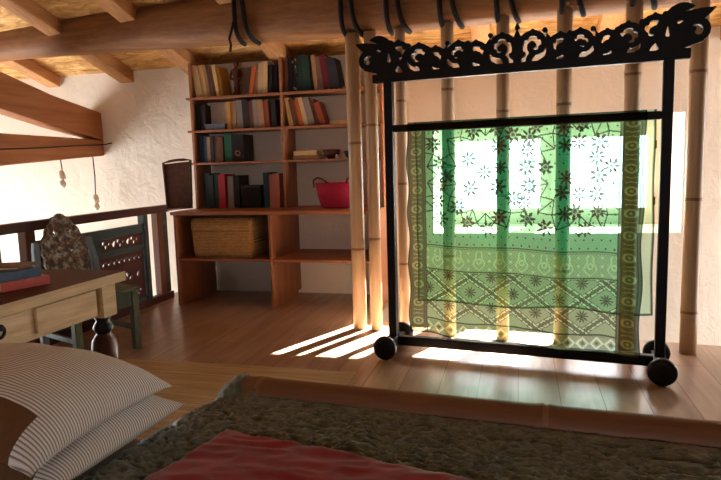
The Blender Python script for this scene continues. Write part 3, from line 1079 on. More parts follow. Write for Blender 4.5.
# pierced crest -----------------------------------------------------------------
def crest_mask(du):
    s0, s1, z0, z1 = -0.93, 0.93, 1.53, 1.85
    nu, nv = int((s1 - s0) / du), int((z1 - z0) / du)
    U = s0 + (np.arange(nu) + 0.5) * du
    V = z0 + (np.arange(nv) + 0.5) * du
    UU, VV = np.meshgrid(U, V, indexing='ij')
    strokes = []
    def stroke(pts, w0, w1):
        for k in range(len(pts)):
            strokes.append((pts[k][0], pts[k][1], w0 + (w1 - w0) * k / max(1, len(pts) - 1)))
    def spiral(cx_, cz, r0, r1, a0, a1, w0, w1, fx=1):
        n = 34
        stroke([(cx_ + fx * (r0 + (r1 - r0) * k / n) * math.cos(a0 + (a1 - a0) * k / n), cz + (r0 + (r1 - r0) * k / n) * math.sin(a0 + (a1 - a0) * k / n)) for k in range(n + 1)], w0, w1)
    def leaf(x0, z0_, x1, z1_, w, bend=0.0):
        n = 18
        dx, dz = x1 - x0, z1_ - z0_
        for k in range(n + 1):
            q = k / n
            o = bend * math.sin(PI * q)
            strokes.append((x0 + dx * q - dz * o, z0_ + dz * q + dx * o, max(0.004, w * math.sin(PI * (0.15 + 0.85 * q)) ** 0.7)))
    rnd = random.Random(11)
    def top(s):       # height of the crest outline
        a = abs(s)
        return 1.775 - 0.045 * min(1, a / 0.45) + (0.05 * max(0, (a - 0.55) / 0.2) if a > 0.55 else 0)
    holes, discs = [], []
    def drop(x, z, ang, L, w):
        for k in range(9):
            q = k / 8
            holes.append((x + L * (q - 0.5) * math.cos(ang), z + L * (q - 0.5) * math.sin(ang), max(0.002, w * (1 - 0.75 * q))))
    def scroll(cx_, cz, r, a0, turns, w0, fx, lobes=7):
        spiral(cx_, cz, r, r * 0.20, a0, a0 + turns * 2 * PI, w0, w0 * 0.65, fx)
        for k in range(lobes):
            q = k / lobes * 0.62
            aa = a0 + turns * 2 * PI * q
            rr = r * (1 - 0.8 * q)
            sgn = 0.012 if k % 2 else -0.013
            strokes.append((cx_ + fx * (rr + sgn) * math.cos(aa), cz + (rr + sgn) * math.sin(aa), 0.0105))
    for fx in (-1, 1):
        for i, (cs, cz, r) in enumerate(((0.085, 1.690, 0.078), (0.205, 1.668, 0.074), (0.315, 1.680, 0.070), (0.425, 1.662, 0.072), (0.535, 1.682, 0.078), (0.635, 1.705, 0.080))):
            if i % 2 == 0:
                scroll(fx * cs, cz, r, PI * 1.2, -1.25, 0.0165, fx)
            else:
                scroll(fx * cs, cz, r, -PI * 0.2, 1.25, 0.0165, fx)
            strokes.append((fx * cs + rnd.uniform(-0.006, 0.006), cz, 0.016))
            leaf(fx * (cs + 0.055), 1.60, fx * (cs + 0.045 + rnd.uniform(-0.01, 0.02)), cz + r * 0.75, 0.017, 0.14 * fx * (1 if i % 2 else -1))
            leaf(fx * (cs - 0.03), 1.60, fx * (cs + 0.015), 1.655, 0.016, 0.2 * fx)
            leaf(fx * (cs + 0.02), 1.605, fx * (cs + 0.075), 1.665, 0.012, -0.2 * fx)
            strokes.append((fx * (cs + 0.052), cz + r * 0.9, 0.013))
    leaf(0, 1.60, 0, 1.775, 0.026)
    for fx in (-1, 1):
        leaf(fx * 0.70, 1.60, fx * 0.70, 1.785, 0.04)
        leaf(fx * 0.74, 1.60, fx * 0.80, 1.76, 0.036, 0.05 * fx)
        leaf(fx * 0.70, 1.745, fx * 0.895, 1.785, 0.032, -0.07 * fx)
        leaf(fx * 0.70, 1.775, fx * 0.81, 1.80, 0.022, 0.1 * fx)
        spiral(fx * 0.825, 1.685, 0.052, 0.020, PI * 0.75, -PI * 1.2, 0.018, 0.012, fx)
        leaf(fx * 0.75, 1.62, fx * 0.85, 1.64, 0.018, 0.1 * fx)
        strokes.append((fx * 0.765, 1.695, 0.03))
        drop(fx * 0.755, 1.735, 0.3 * fx, 0.02, 0.007)
        drop(fx * 0.70, 1.70, PI / 2, 0.04, 0.010)
    strokes.append((0, 1.785, 0.013)); strokes.append((0, 1.803, 0.007))
    D = np.zeros_like(UU, bool)
    for (a, b, w) in strokes:
        i0, i1 = int((a - w - s0) / du) - 1, int((a + w - s0) / du) + 2
        j0, j1 = int((b - w - z0) / du) - 1, int((b + w - z0) / du) + 2
        i0, j0 = max(i0, 0), max(j0, 0)
        sub = (UU[i0:i1, j0:j1] - a) ** 2 + (VV[i0:i1, j0:j1] - b) ** 2 < w * w
        D[i0:i1, j0:j1] |= sub
    for (a, b, r) in discs:
        D |= (np.hypot(UU - a, VV - b) < r + 0.004 * np.sin(np.arctan2(VV - b, UU - a) * 9)) & (VV > 1.57)
    for (a, b, w) in holes:
        D &= ~(np.hypot(UU - a, VV - b) < w)
    D |= (VV < 1.612) & (VV > 1.562) & (np.abs(UU) < 0.80)
    return D, s0, z0
du = 0.003
D, s0, z0 = crest_mask(du)
mask_panel('carved_crest', D, s0, z0, du, du, 0.034, lambda u, v, w: (u, w - 0.017, v), M['black_wood'], rk)

# ------------------------------------------------------------------ green cloth on the rack
NU, NV = 430, 400
u = np.linspace(0, 1, NU)
v = np.linspace(0, 1, NV)
UU, VV = np.meshgrid(u, v, indexing='ij')
def cloth_pattern(UU, VV):
    """returns rgba: colour and density of the weave; v=0 at the bar"""
    aspect_w, aspect_h = 1.22, 1.17
    X = UU * aspect_w
    Z = VV * aspect_h
    col = np.zeros(UU.shape + (4,))
    G = np.array(lin((14, 158, 112))[:3])
    OL = np.array(lin((74, 62, 32))[:3])
    BR = np.array(lin((66, 36, 20))[:3])
    DK = np.array(lin((26, 24, 16))[:3])
    LG = np.array(lin((170, 214, 150))[:3])
    def setc(mask, c, a):
        col[mask, :3] = c
        col[mask, 3] = a
    setc(np.ones(UU.shape, bool), G, 0.46)
    f_top = VV < 0.57
    # dots
    gx, gz = (X / 0.042), (Z / 0.042)
    ox = np.where(np.floor(gz) % 2 == 0, 0, 0.5)
    dd = np.hypot(((gx + ox) % 1 - 0.5), (gz % 1 - 0.5)) * 0.042
    setc((dd < 0.0042) & f_top, BR, 0.93)
    # field: overlapping rings of star segments and flowers
    def seg(x0, z0_, x1, z1_, w):
        dx, dz = x1 - x0, z1_ - z0_
        L2 = dx * dx + dz * dz
        i0 = max(0, int((min(x0, x1) - 0.02) / aspect_w * (NU - 1))); i1 = min(NU, int((max(x0, x1) + 0.02) / aspect_w * (NU - 1)) + 2)
        j0 = max(0, int((min(z0_, z1_) - 0.02) / aspect_h * (NV - 1))); j1 = min(NV, int((max(z0_, z1_) + 0.02) / aspect_h * (NV - 1)) + 2)
        if i1 <= i0 or j1 <= j0: return
        xs, zs = X[i0:i1, j0:j1], Z[i0:i1, j0:j1]
        t = np.clip(((xs - x0) * dx + (zs - z0_) * dz) / L2, 0, 1)
        d = np.hypot(xs - x0 - t * dx, zs - z0_ - t * dz)
        mk = (d < w) & f_top[i0:i1, j0:j1]
        sub = col[i0:i1, j0:j1]
        sub[mk, :3] = DK
        sub[mk, 3] = 0.94
    def flower(cx_, cz, r, c=BR, a=0.95, petals=8, top=True):
        i0 = max(0, int((cx_ - r) / aspect_w * (NU - 1)) - 1); i1 = min(NU, int((cx_ + r) / aspect_w * (NU - 1)) + 2)
        j0 = max(0, int((cz - r) / aspect_h * (NV - 1)) - 1); j1 = min(NV, int((cz + r) / aspect_h * (NV - 1)) + 2)
        if i1 <= i0 or j1 <= j0: return
        xs, zs = X[i0:i1, j0:j1] - cx_, Z[i0:i1, j0:j1] - cz
        rr = np.hypot(xs, zs)
        th = np.arctan2(zs, xs)
        edge = r * (0.70 + 0.30 * np.cos(th * petals))
        mk = rr < edge
        sub = col[i0:i1, j0:j1]
        sub[mk, :3] = c
        sub[mk, 3] = a
        hole = (np.abs(rr - 0.30 * r) < 0.08 * r)
        sub[hole & mk, 3] = 0.7
        core = rr < 0.16 * r
        sub[core, :3] = DK
        sub[core, 3] = 0.9
    rnd = random.Random(5)
    rings = [(0.44, 0.285), (0.92, 0.285), (-0.04, 0.285)]
    for (cx_, cz) in rings:
        R1, R2 = 0.215, 0.255
        n = 14
        for k in range(n):
            a = 2 * PI * k / n
            px, pz = cx_ + R1 * math.cos(a), cz + R2 * math.sin(a)
            a2 = 2 * PI * (k + 0.5) / n
            qx, qz = cx_ + (R1 + 0.05) * math.cos(a2), cz + (R2 + 0.05) * math.sin(a2)
            ix, iz = cx_ + (R1 - 0.055) * math.cos(a2), cz + (R2 - 0.055) * math.sin(a2)
            a3 = 2 * PI * (k + 1) / n
            nx_, nz_ = cx_ + R1 * math.cos(a3), cz + R2 * math.sin(a3)
            for (sx, sz, ex, ez) in ((px, pz, qx, qz), (qx, qz, nx_, nz_), (px, pz, ix, iz), (ix, iz, nx_, nz_), (ix, iz, qx, qz)):
                seg(sx, sz, ex, ez, 0.0030)
    FL = [(.349, .20), (.435, .272), (.356, .354), (.285, .452), (.585, .087), (.592, .408), (.847, .145), (.915, .13), (1.01, .136), (1.0, .207),
          (1.01, .294), (.854, .305), (.834, .375), (.92, .384), (1.0, .384), (.929, .044), (.70, .05), (.661, .163), (.75, .249), (.669, .343),
          (.752, .55), (.849, .479), (.9, .468), (1.01, .468), (.66, .51), (.95, .556), (.198, .34), (.193, .517), (.178, .424), (.34, .533),
          (.506, .348), (.513, .506), (.447, .565), (.376, .057), (.16, .03), (.15, .12), (.19, .22), (.51, .14), (.50, .05), (.67, .10), (.655, .25), (.645, .43), (.23, .29), (.84, .06), (1.07, .25), (.52, .25)]
    for k, (fx, fz) in enumerate(FL):
        flower(fx, fz, rnd.uniform(0.038, 0.046), BR if k % 3 else np.array(lin((40, 38, 24))[:3]), 0.965, 8 if k % 2 else 7)
    # lower half ground
    low = VV >= 0.57
    setc(low, np.array(lin((66, 150, 88))[:3]), 0.40)
    fine = ((np.floor(X / 0.0085) + np.floor(Z / 0.0085)) % 2 == 0) & low
    col[fine, :3] = np.array(lin((78, 96, 50))[:3])
    col[fine, 3] = 0.5
    # damask band 0.585-0.68
    band = (VV > 0.585) & (VV < 0.68)
    bx = (X / 0.115) % 1 - 0.5
    bz = (VV - 0.6325) / 0.0475
    mot = (np.abs(np.abs(bx) - 0.22 * (1 - bz ** 2) - 0.06 * np.sin(bz * 5)) < 0.035) | ((np.hypot(bx * 2.2, bz) < 0.3) & (np.hypot(bx * 2.2, bz) > 0.16)) | ((np.abs(bx) > 0.44) & (np.abs(np.sin(bz * 4)) < 0.5))
    setc(band & mot, LG, 0.22)
    for vv in (0.57, 0.683, 0.925):
        setc(np.abs(VV - vv) < 0.0035, DK, 0.85)
        setc(np.abs(VV - vv - 0.009) < 0.0018, DK, 0.7)
    # diamond lattice 0.69-0.92
    lat = (VV > 0.688) & (VV < 0.92)
    P_ = 0.235
    Q_ = 0.165
    a = (X / P_ + Z / Q_)
    b = (X / P_ - Z / Q_)
    da = np.abs((a % 1) - 0.5)
    db = np.abs((b % 1) - 0.5)
    bandA = lat & (da < 0.15)
    bandB = lat & (db < 0.15)
    for bd, other, dist in ((bandA, b, da), (bandB, a, db)):
        setc(bd, np.array(lin((70, 62, 32))[:3]), 0.74)
        slot = bd & (np.abs(dist - 0.09) < 0.032) & ((other * 4) % 1 > 0.18)
        setc(slot, LG, 0.08)
        zig = bd & (np.abs(dist - 0.035 * (1 + np.sin(other * 40))) < 0.014)
        setc(zig, BR, 0.8)
        setc(bd & (np.abs(dist - 0.145) < 0.014), DK, 0.85)
    # crossings and flowers of the lattice
    for i in range(-2, 16):
        for j in range(-16, 16):
            for (ca, cb, r, c, pt) in ((i + 0.5, j + 0.5, 0.016, BR, 6), (i, j, 0.033, BR, 10)):
                cx_ = (ca + cb) * P_ / 2
                cz = (ca - cb) * Q_ / 2
                if 0 < cx_ < aspect_w and 0.70 * aspect_h < cz < 0.91 * aspect_h:
                    flower(cx_, cz, r, c, 0.85, pt)
    # bottom edge border
    bb = VV > 0.93
    bz = (VV - 0.962) / 0.03
    bx = (X / 0.07) % 1 - 0.5
    setc(bb, np.array(lin((108, 118, 70))[:3]), 0.6)
    setc(bb & (np.abs(np.abs(bx) * 2 + np.abs(bz) - 0.8) < 0.2), LG, 0.2)
    setc(bb & (np.hypot(bx * 2, bz) < 0.25), BR, 0.8)
    # side borders
    for lo, hi in ((0.0, 0.088), (0.905, 1.0)):
        sd = (UU >= lo) & (UU <= hi)
        cu = (UU - (lo + hi) / 2) / ((hi - lo) / 2)
        setc(sd, OL, 0.86)
        fine = ((np.floor(X / 0.006) + np.floor(Z / 0.006)) % 2 == 0) & sd
        col[fine, 3] = 0.76
        bz = (Z / 0.105) % 1 - 0.5
        mot = sd & (np.abs(cu) < 0.55) & ((np.abs(np.hypot(cu * 0.9, bz * 2.4) - 0.42) < 0.10) | ((np.abs(cu) < 0.5) & (np.abs(np.abs(bz) - 0.42 + 0.1 * np.abs(cu)) < 0.022)) | (np.hypot(cu, bz * 2.2) < 0.14))
        setc(mot, np.array(lin((120, 130, 70))[:3]), 0.55)
        for e in (-0.93, -0.68, 0.68, 0.93):
            setc(sd & (np.abs(cu - e) < 0.035), DK, 0.9)
    setc(VV < 0.042, np.array(lin((40, 26, 18))[:3]), 0.8)
    # hems
    setc((UU < 0.006) | (UU > 0.994) | (VV > 0.993), DK, 0.9)
    return col
pat = cloth_pattern(UU, VV)
zt_, zbl, zbr = 1.33, 0.135, 0.085
Sx = -0.60 + UU * 1.215
zb = zbl + (zbr - zbl) * UU + 0.008 * np.sin(UU * 17) - 0.05 * np.exp(-UU / 0.02) * 0
# scalloped side edges near the left border
edge = 0.007 * np.sin(VV * 26) * np.exp(-UU / 0.06) + 0.006 * np.sin(VV * 19 + 1) * np.exp(-(1 - UU) / 0.05)
Sx = Sx + edge - 0.008 * VV * (1 - UU) * 0
Zz = zt_ + (zb - zt_) * VV
fold = 0.011 * np.sin(UU * 23 + 0.8 * np.sin(VV * 3)) * (0.25 + VV) + 0.006 * np.sin(UU * 51 + 2) * VV
Yy = -0.034 - 0.006 * VV + fold * 0.8
wrap = np.clip((0.035 - VV) / 0.035, 0, 1)           # the top turns over the rail
tw = np.clip(VV / 0.035, 0, 1) * PI / 2
Yy = np.where(VV < 0.035, -0.035 * np.sin(tw), Yy)
Zz = np.where(VV < 0.035, 1.335 - 0.042 * (1 - np.cos(tw)), Zz)
P = np.stack([Sx, Yy, Zz + 0.0 * wrap], -1)
cl = thing('sheer_cloth', 'sheer green patterned cloth with brown borders draped over the black rack', 'cloth', RC, RA)
grid_mesh('front_fall', P, M['curtain'], cl, attr=pat)
nu2, nv2 = 160, 140
U2, V2 = np.meshgrid(np.linspace(0, 1, nu2), np.linspace(0, 1, nv2), indexing='ij')
pat2 = np.zeros((nu2, nv2, 4))
pat2[..., :3] = lin((84, 160, 110))[:3]
pat2[..., 3] = 0.08
hem = (U2 < 0.008) | (U2 > 0.992) | (V2 > 0.99)
pat2[hem, :3] = lin((40, 48, 30))[:3]
pat2[hem, 3] = 0.9
Yb = 0.036 + 0.01 * np.sin(U2 * 19 + 1) * V2
wr = np.clip((0.035 - V2) / 0.035, 0, 1)
tw = np.clip(V2 / 0.035, 0, 1) * PI / 2
Yb = np.where(V2 < 0.035, 0.036 * np.sin(tw), Yb)
Zb2 = 1.33 + (0.30 - 1.33) * V2 + 0.01 * np.sin(U2 * 12) * V2
Zb2 = np.where(V2 < 0.035, 1.335 - 0.042 * (1 - np.cos(tw)), Zb2)
P2 = np.stack([-0.57 + U2 * 1.235 + 0.01 * V2 * U2 + 0.005 * np.sin(V2 * 14) * (U2 - 0.5), Yb, Zb2], -1)
grid_mesh('back_fall', P2, M['curtain'], cl, attr=pat2)

# ------------------------------------------------------------------ railing at the left edge of the loft
RXR = -2.96
rl = thing('carved_railing', 'dark red and teal railing with pierced carved panels along the left edge of the loft', 'railing', (RXR, 0, 0))
m = MB().box(-0.035, 0.035, 0.9, 4.67, 0.755, 0.815)
m.build('top_rail', M['dark_red'], rl, 0.006)
m = MB().box(-0.03, 0.03, 0.9, 4.67, 0.0, 0.06)
m.build('bottom_rail', M['dark_red'], rl, 0.005)
for (a, b, mt) in ((4.485, 4.555, 'post_wood'), (4.295, 4.35, 'teal_wood'), (3.07, 3.15, 'post_wood'), (2.80, 2.88, 'dark_red'), (0.92, 1.0, 'dark_red')):
    m = MB().box(-0.03, 0.03, a, b, 0.06, 0.755)
    m.build('post', M[mt], rl, 0.004)
for (z0_, z1_, gap) in ((0.615, 0.685, 1), (0.48, 0.525, 0), (0.06, 0.10, 0)):
    m = MB().box(-0.02, 0.02, 3.15, 4.29, z0_, z1_)
    m.build('cross_rail', M['teal_wood'], rl, 0.003)
m = MB().box(-0.02, 0.02, 3.70, 3.77, 0.525, 0.615)
m.build('short_stile', M['teal_wood'], rl, 0.003)
def rows_mask(y0_, y1_, z0_, z1_, du, rows):
    nu, nv = int((y1_ - y0_) / du), int((z1_ - z0_) / du)
    U = y0_ + (np.arange(nu) + 0.5) * du
    V = z0_ + (np.arange(nv) + 0.5) * du
    A, B = np.meshgrid(U, V, indexing='ij')
    sol = np.ones((nu, nv), bool)
    for (zc_, per, shapes) in rows:
        shapes = [(dy, dz, ra * 1.3, rb * 1.35, rot) for (dy, dz, ra, rb, rot) in shapes]
        k0 = int(y0_ / per) - 1
        for k in range(k0, int(y1_ / per) + 2):
            for (dy, dz, ra, rb, rot) in shapes:
                cy = k * per + dy
                if cy - ra < y0_ + 0.01 or cy + ra > y1_ - 0.01: continue
                ca, sa = math.cos(rot), math.sin(rot)
                p = (A - cy) * ca + (B - zc_ - dz) * sa
                q = -(A - cy) * sa + (B - zc_ - dz) * ca
                taper = 1 - 0.45 * p / ra
                sol &= ~(((p / ra) ** 2 + (q / (rb * np.clip(taper, 0.3, 2))) ** 2) < 1)
    return sol
du = 0.004
for (a, b, z0_, z1_, rows) in (
        (3.15, 3.70, 0.525, 0.615, [(0.57, 0.17, [(0.03, 0, 0.022, 0.016, 0.2), (0.09, 0.012, 0.018, 0.012, 1.0), (0.125, -0.014, 0.012, 0.01, -0.7)])]),
        (3.77, 4.29, 0.525, 0.615, [(0.57, 0.17, [(0.03, 0, 0.022, 0.014, 0.9), (0.075, 0.014, 0.014, 0.011, 0.1), (0.10, -0.018, 0.014, 0.010, 2.2), (0.14, 0.004, 0.010, 0.009, 1.4)])]),
        (3.15, 4.29, 0.10, 0.48, [(0.425, 0.062, [(0.02, 0, 0.014, 0.009, 1.0), (0.045, 0.012, 0.010, 0.006, 2.0)]),
                                   (0.29, 0.19, [(0.03, 0.01, 0.024, 0.010, 1.0), (0.075, 0.02, 0.02, 0.010, 2.1), (0.12, -0.01, 0.018, 0.008, 0.6)]),
                                   (0.155, 0.115, [(0.03, 0.0, 0.012, 0.009, 0.5), (0.06, 0.02, 0.012, 0.008, 1.8), (0.06, -0.022, 0.010, 0.008, -1.0), (0.09, 0.004, 0.010, 0.010, 0.0)])])):
    sol = rows_mask(a, b, z0_, z1_, du, rows)
    mask_panel('carved_panel', sol, a, z0_, du, du, 0.014, lambda p, q, w: (w - 0.007, p, q), M['dark_red'], rl)
# narrow carved strip beside the bookcase
sol = rows_mask(4.58, 4.66, 0.06, 0.755, du, [(0.69, 0.08, [(0.14 - 0.08 * 1 + 0.0, 0, 0.008, 0.006, 0.5)]), (0.66, 0.08, [(0.06, 0, 0.009, 0.007, 1.5)]), (0.63, 0.08, [(0.06, 0, 0.008, 0.006, 0.9)]), (0.60, 0.08, [(0.06, 0, 0.008, 0.006, 0.2)])])
mask_panel('carved_strip', sol, 4.58, 0.06, du, du, 0.016, lambda p, q, w: (w - 0.008, p, q), M['teal_wood'], rl)

# ------------------------------------------------------------------ carved chair
CH = thing('carved_chair', 'worn blue-green painted chair with carved arched back, behind the wooden table', 'chair', (-2.745, 3.20, 0.0), math.radians(-21))
# local: +X is the way it faces, Y across (left = -Y towards the camera)
CW, CD = 0.19, 0.38
rec = 0.05
for s in (-1, 1):
    m = MB()
    m.tube([(0.0, s * CW, 0), (0.0, s * CW, 0.38), (-0.03, s * CW, 0.55), (-0.06, s * (CW - 0.015), 0.70)], 0.0, 4)
    m = MB()
    secs = [(0.0, s * CW, 0.0, 0.02), (0.0, s * CW, 0.38, 0.021), (-0.025, s * (CW - 0.003), 0.55, 0.02), (-0.05, s * (CW - 0.02), 0.69, 0.017)]
    vs, fs = [], []
    for (x, y, z, r) in secs:
        vs += [(x - r, y - r, z), (x + r, y - r, z), (x + r, y + r, z), (x - r, y + r, z)]
    for i in range(len(secs) - 1):
        for k in range(4):
            k2 = (k + 1) % 4
            fs.append((i * 4 + k, i * 4 + k2, i * 4 + 4 + k2, i * 4 + 4 + k))
    fs += [(0, 1, 2, 3), tuple((len(secs) - 1) * 4 + k for k in range(4))]
    m.add(vs, fs)
    m.build('back_post', M['blue_paint'], CH, 0.003)
    m = MB().box(CD - 0.022, CD + 0.022, s * CW - 0.022, s * CW + 0.022, 0, 0.375)
    m.build('front_leg', M['green_paint'], CH, 0.003)
    m = MB().box(0.02, CD - 0.022, s * CW - 0.012, s * CW + 0.012, 0.275, 0.37)
    m.build('apron', M['green_paint'], CH, 0.003)
    m = MB().box(0.02, CD - 0.022, s * CW - 0.01, s * CW + 0.01, 0.12, 0.15)
    m.build('stretcher', M['green_paint'], CH, 0.003)
m = MB().box(CD - 0.012, CD + 0.012, -CW + 0.022, CW - 0.022, 0.275, 0.37)
m.build('apron', M['green_paint'], CH, 0.003)
m = MB().box(-0.02, CD + 0.035, -CW - 0.03, CW + 0.03, 0.375, 0.398)
m.build('seat', M['green_paint'], CH, 0.006)
# carved back: arched pierced panel
du = 0.004
def chair_mask():
    y0_, y1_, z0_, z1_ = -0.19, 0.19, 0.46, 0.86
    nu, nv = int((y1_ - y0_) / du), int((z1_ - z0_) / du)
    A, B = np.meshgrid(y0_ + (np.arange(nu) + 0.5) * du, z0_ + (np.arange(nv) + 0.5) * du, indexing='ij')
    t = (B - 0.46) / 0.38
    wid = 0.124 + 0.02 * np.sin(PI * np.clip(t, 0, 1)) - 0.085 * np.clip((t - 0.5) / 0.5, 0, 1) ** 1.5 + 0.005 * np.sin(t * 34)
    sol = (np.abs(A) < wid) & (B < 0.835)
    sol |= np.hypot(A, B - 0.822) < 0.034
    # pierced leaf-shaped holes
    for i, (cy, cz, ra, rb, rot) in enumerate([(0.05, 0.74, 0.018, 0.008, 0.9), (0.085, 0.66, 0.02, 0.009, 1.9), (0.045, 0.62, 0.016, 0.007, 0.5), (0.10, 0.56, 0.018, 0.008, 0.8), (0.05, 0.52, 0.02, 0.008, 2.3), (0.025, 0.69, 0.014, 0.007, 1.6), (0.13, 0.61, 0.014, 0.006, 1.3)]):
        for sg in (-1, 1):
            ca, sa = math.cos(rot), math.sin(rot)
            p = (A * sg - cy) * ca + (B - cz) * sa
            q = -(A * sg - cy) * sa + (B - cz) * ca
            sol &= ~(((p / ra) ** 2 + (q / rb) ** 2) < 1)
    return sol, y0_, z0_
sol, a0, b0 = chair_mask()
mask_panel('carved_backrest', sol, a0, b0, du, du, 0.026, lambda p, q, w: (w - 0.005 - 0.05 * (q - 0.38) / 0.31, p, q), M['carved'], CH)
m = MB().box(-0.03, 0.0, -CW + 0.02, CW - 0.02, 0.445, 0.475)
m.build('back_rail', M['blue_paint'], CH, 0.003)

# ------------------------------------------------------------------ straw mat, table
m = MB().box(-2.62, -0.84, 0.35, 3.03, 0.0005, 0.008)
tag(m.build('straw_mat', M['straw'], None, 0.003), 'tan straw floor mat between the table and the bed', 'mat')
MZ = 0.008
tb = thing('wooden_table', 'old wooden table with dark top, pale raw edge and turned legs', 'table', (0, 0, 0))
m = MB()
m.box(-2.27, -1.66, 0.55, 2.275, 0.632, 0.676, 0)
tt = m.build('tabletop', [M['table_top'], M['table_raw']], tb, 0.004)
# raw front edge board
for p in tt.data.polygons:
    if p.normal.x > 0.5 or abs(p.normal.y) > 0.5:
        p.material_index = 1
for (y0_, y1_) in ((0.72, 1.24), (1.26, 1.72), (1.73, 2.09)):
    pass
m = MB().box(-1.705, -1.68, 0.72, 2.10, 0.514, 0.632)
m.build('apron', M['table_raw'], tb, 0.003)
m = MB().box(-2.22, -2.195, 0.72, 2.10, 0.514, 0.632)
m.build('apron', M['table_raw'], tb, 0.003)
for y in (0.68, 2.14):
    m = MB().box(-2.15, -1.78, y - 0.012, y + 0.012, 0.525, 0.632)
    m.build('end_apron', M['table_raw'], tb, 0.003)
for (a, b) in ((1.765, 2.085), (0.80, 1.12)):
    m = MB().box(-1.68, -1.667, a, b, 0.533, 0.628)
    d = m.build('drawer_front', M['table_raw'], tb, 0.003)
m = MB().box(-1.68, -1.669, 1.15, 1.735, 0.53, 0.630)
d = m.build('drawer_front', M['table_raw'], tb, 0.003)
m = MB()
m.tube([(-1.667, 1.60 + 0.020 * math.cos(k * PI / 9), 0.585 + 0.020 * math.sin(k * PI / 9)) for k in range(19)], 0.006, 8, caps=False)
m.lathe([(0.012, -0.004), (0.012, 0.012), (0.007, 0.016)], (-1.669, 1.60, 0.600), 12, 0, 'X')
m.build('drawer_pull', M['iron'], d)
for (x, y) in ((-1.71, 2.165), (-2.19, 2.165), (-1.71, 0.655), (-2.19, 0.655)):
    m = MB()
    m.box(x - 0.042, x + 0.042, y - 0.042, y + 0.042, 0.50, 0.632, 0)
    z = 0.5
    prof = [(0.03, 0.50), (0.034, 0.492), (0.026, 0.48), (0.036, 0.465), (0.042, 0.45), (0.036, 0.435), (0.028, 0.425), (0.04, 0.41), (0.05, 0.39), (0.053, 0.36), (0.052, 0.31), (0.047, 0.24), (0.038, 0.16), (0.03, 0.12), (0.038, 0.10), (0.042, 0.085), (0.034, 0.07), (0.028, 0.05), (0.036, 0.03), (0.038, MZ)]
    m.lathe(prof[::-1], (x, y, 0), 24, 1)
    o = len(m.mi)
    lg = m.build('leg', [M['table_raw'], M['table_leg'], M['black_paint']], tb)
    for p in lg.data.polygons:
        if p.material_index == 1 and p.center.z > 0.42:
            p.material_index = 2

tz = 0.676
def table_book(cx_, cy_, w, d, z0_, h, rot, colr, lab):
    t = thing('book', lab, 'book', (cx_, cy_, z0_), rot, 'books lying on the wooden table')
    c = 0.0035
    m = MB()
    m.box(-w / 2, w / 2, -d / 2, d / 2, 0, c).box(-w / 2, w / 2, -d / 2, d / 2, h - c, h).box(w / 2 - c, w / 2, -d / 2, d / 2, c, h - c)
    m.build('cover', M[colr], t)
    m = MB().box(-w / 2 + 0.006, w / 2 - c, -d / 2 + 0.005, d / 2 - 0.005, c, h - c)
    m.build('page_block', M['pages'], t)
M['red_book'] = flat('salmon_cover', (196, 92, 76), 0.5, 0.1, 20)
M['blue_book'] = flat('blue_cover', (84, 104, 124), 0.5, 0.2, 26)
M['brown_book'] = flat('brown_cover', (128, 92, 62), 0.6, 0.15, 26)
table_book(-1.90, 1.905, 0.20, 0.185, tz, 0.034, math.radians(-17), 'red_book', 'red book at the bottom of the pile on the wooden table')
table_book(-1.90, 1.89, 0.17, 0.165, tz + 0.0345, 0.034, math.radians(-22), 'blue_book', 'blue book in the middle of the pile on the wooden table')
table_book(-1.915, 1.905, 0.15, 0.13, tz + 0.069, 0.014, math.radians(18), 'brown_book', 'thin brown book on top of the pile on the wooden table')

# ------------------------------------------------------------------ bed
bed = thing('bed', 'low bed with a bamboo pole along its far side', 'bed', (0, 0, 0))
m = MB()
m.prism([(-1.60, 0.1), (1.5, 0.1), (1.5, 1.24), (-0.85, 1.56), (-0.95, 1.38), (-1.60, 1.38)], lambda u_, v_, w_: (u_, v_, w_), 0.16, 0.385)
m.build('mattress', M['mattress'], bed, 0.03)
m = MB().box(-1.58, 1.48, 0.15, 1.30, 0.09, 0.16)
m.build('bed_base', M['post_wood'], bed, 0.005)
for (x, y) in ((-1.5, 0.2), (1.4, 0.2), (-1.5, 1.22), (1.4, 1.1)):
    z0_ = MZ if (-2.62 < x < -0.84 and 0.35 < y < 3.03) else 0.0
    m = MB().box(x - 0.04, x + 0.04, y - 0.04, y + 0.04, z0_, 0.09)
    m.build('leg', M['post_wood'], bed, 0.003)
# bamboo pole: built along Z then laid down
pl = bamboo_mb(2.5, 0.056, [0.075, 0.92, 1.72, 2.3], 28).build('bamboo_pole', [M['bamboo_pole'], M['bamboo_node']], bed)
A = Vector((-0.845, 1.693, 0.397))
dirv = Vector((1.0, -0.076, 0.0)).normalized()
pl.rotation_euler = dirv.to_track_quat('Z', 'X').to_euler()
pl.location = A
M['pole_z'] = wood('bamboo_pole_along', (104, 66, 44), (132, 88, 60), 'Z', 0.5, 20, 24, 0.06, 0.35)
pl.data.materials[0] = M['pole_z']
for x in (-0.6, 0.9):
    m = MB().lathe([(0.04, 0.0005 if x > -0.84 and False else (MZ if x < -0.84 else 0.0005)), (0.04, 0.345)], (x, 1.692 - 0.076 * (x + 0.835), 0), 16)
    m.build('pole_leg', M['pole_z'], bed)

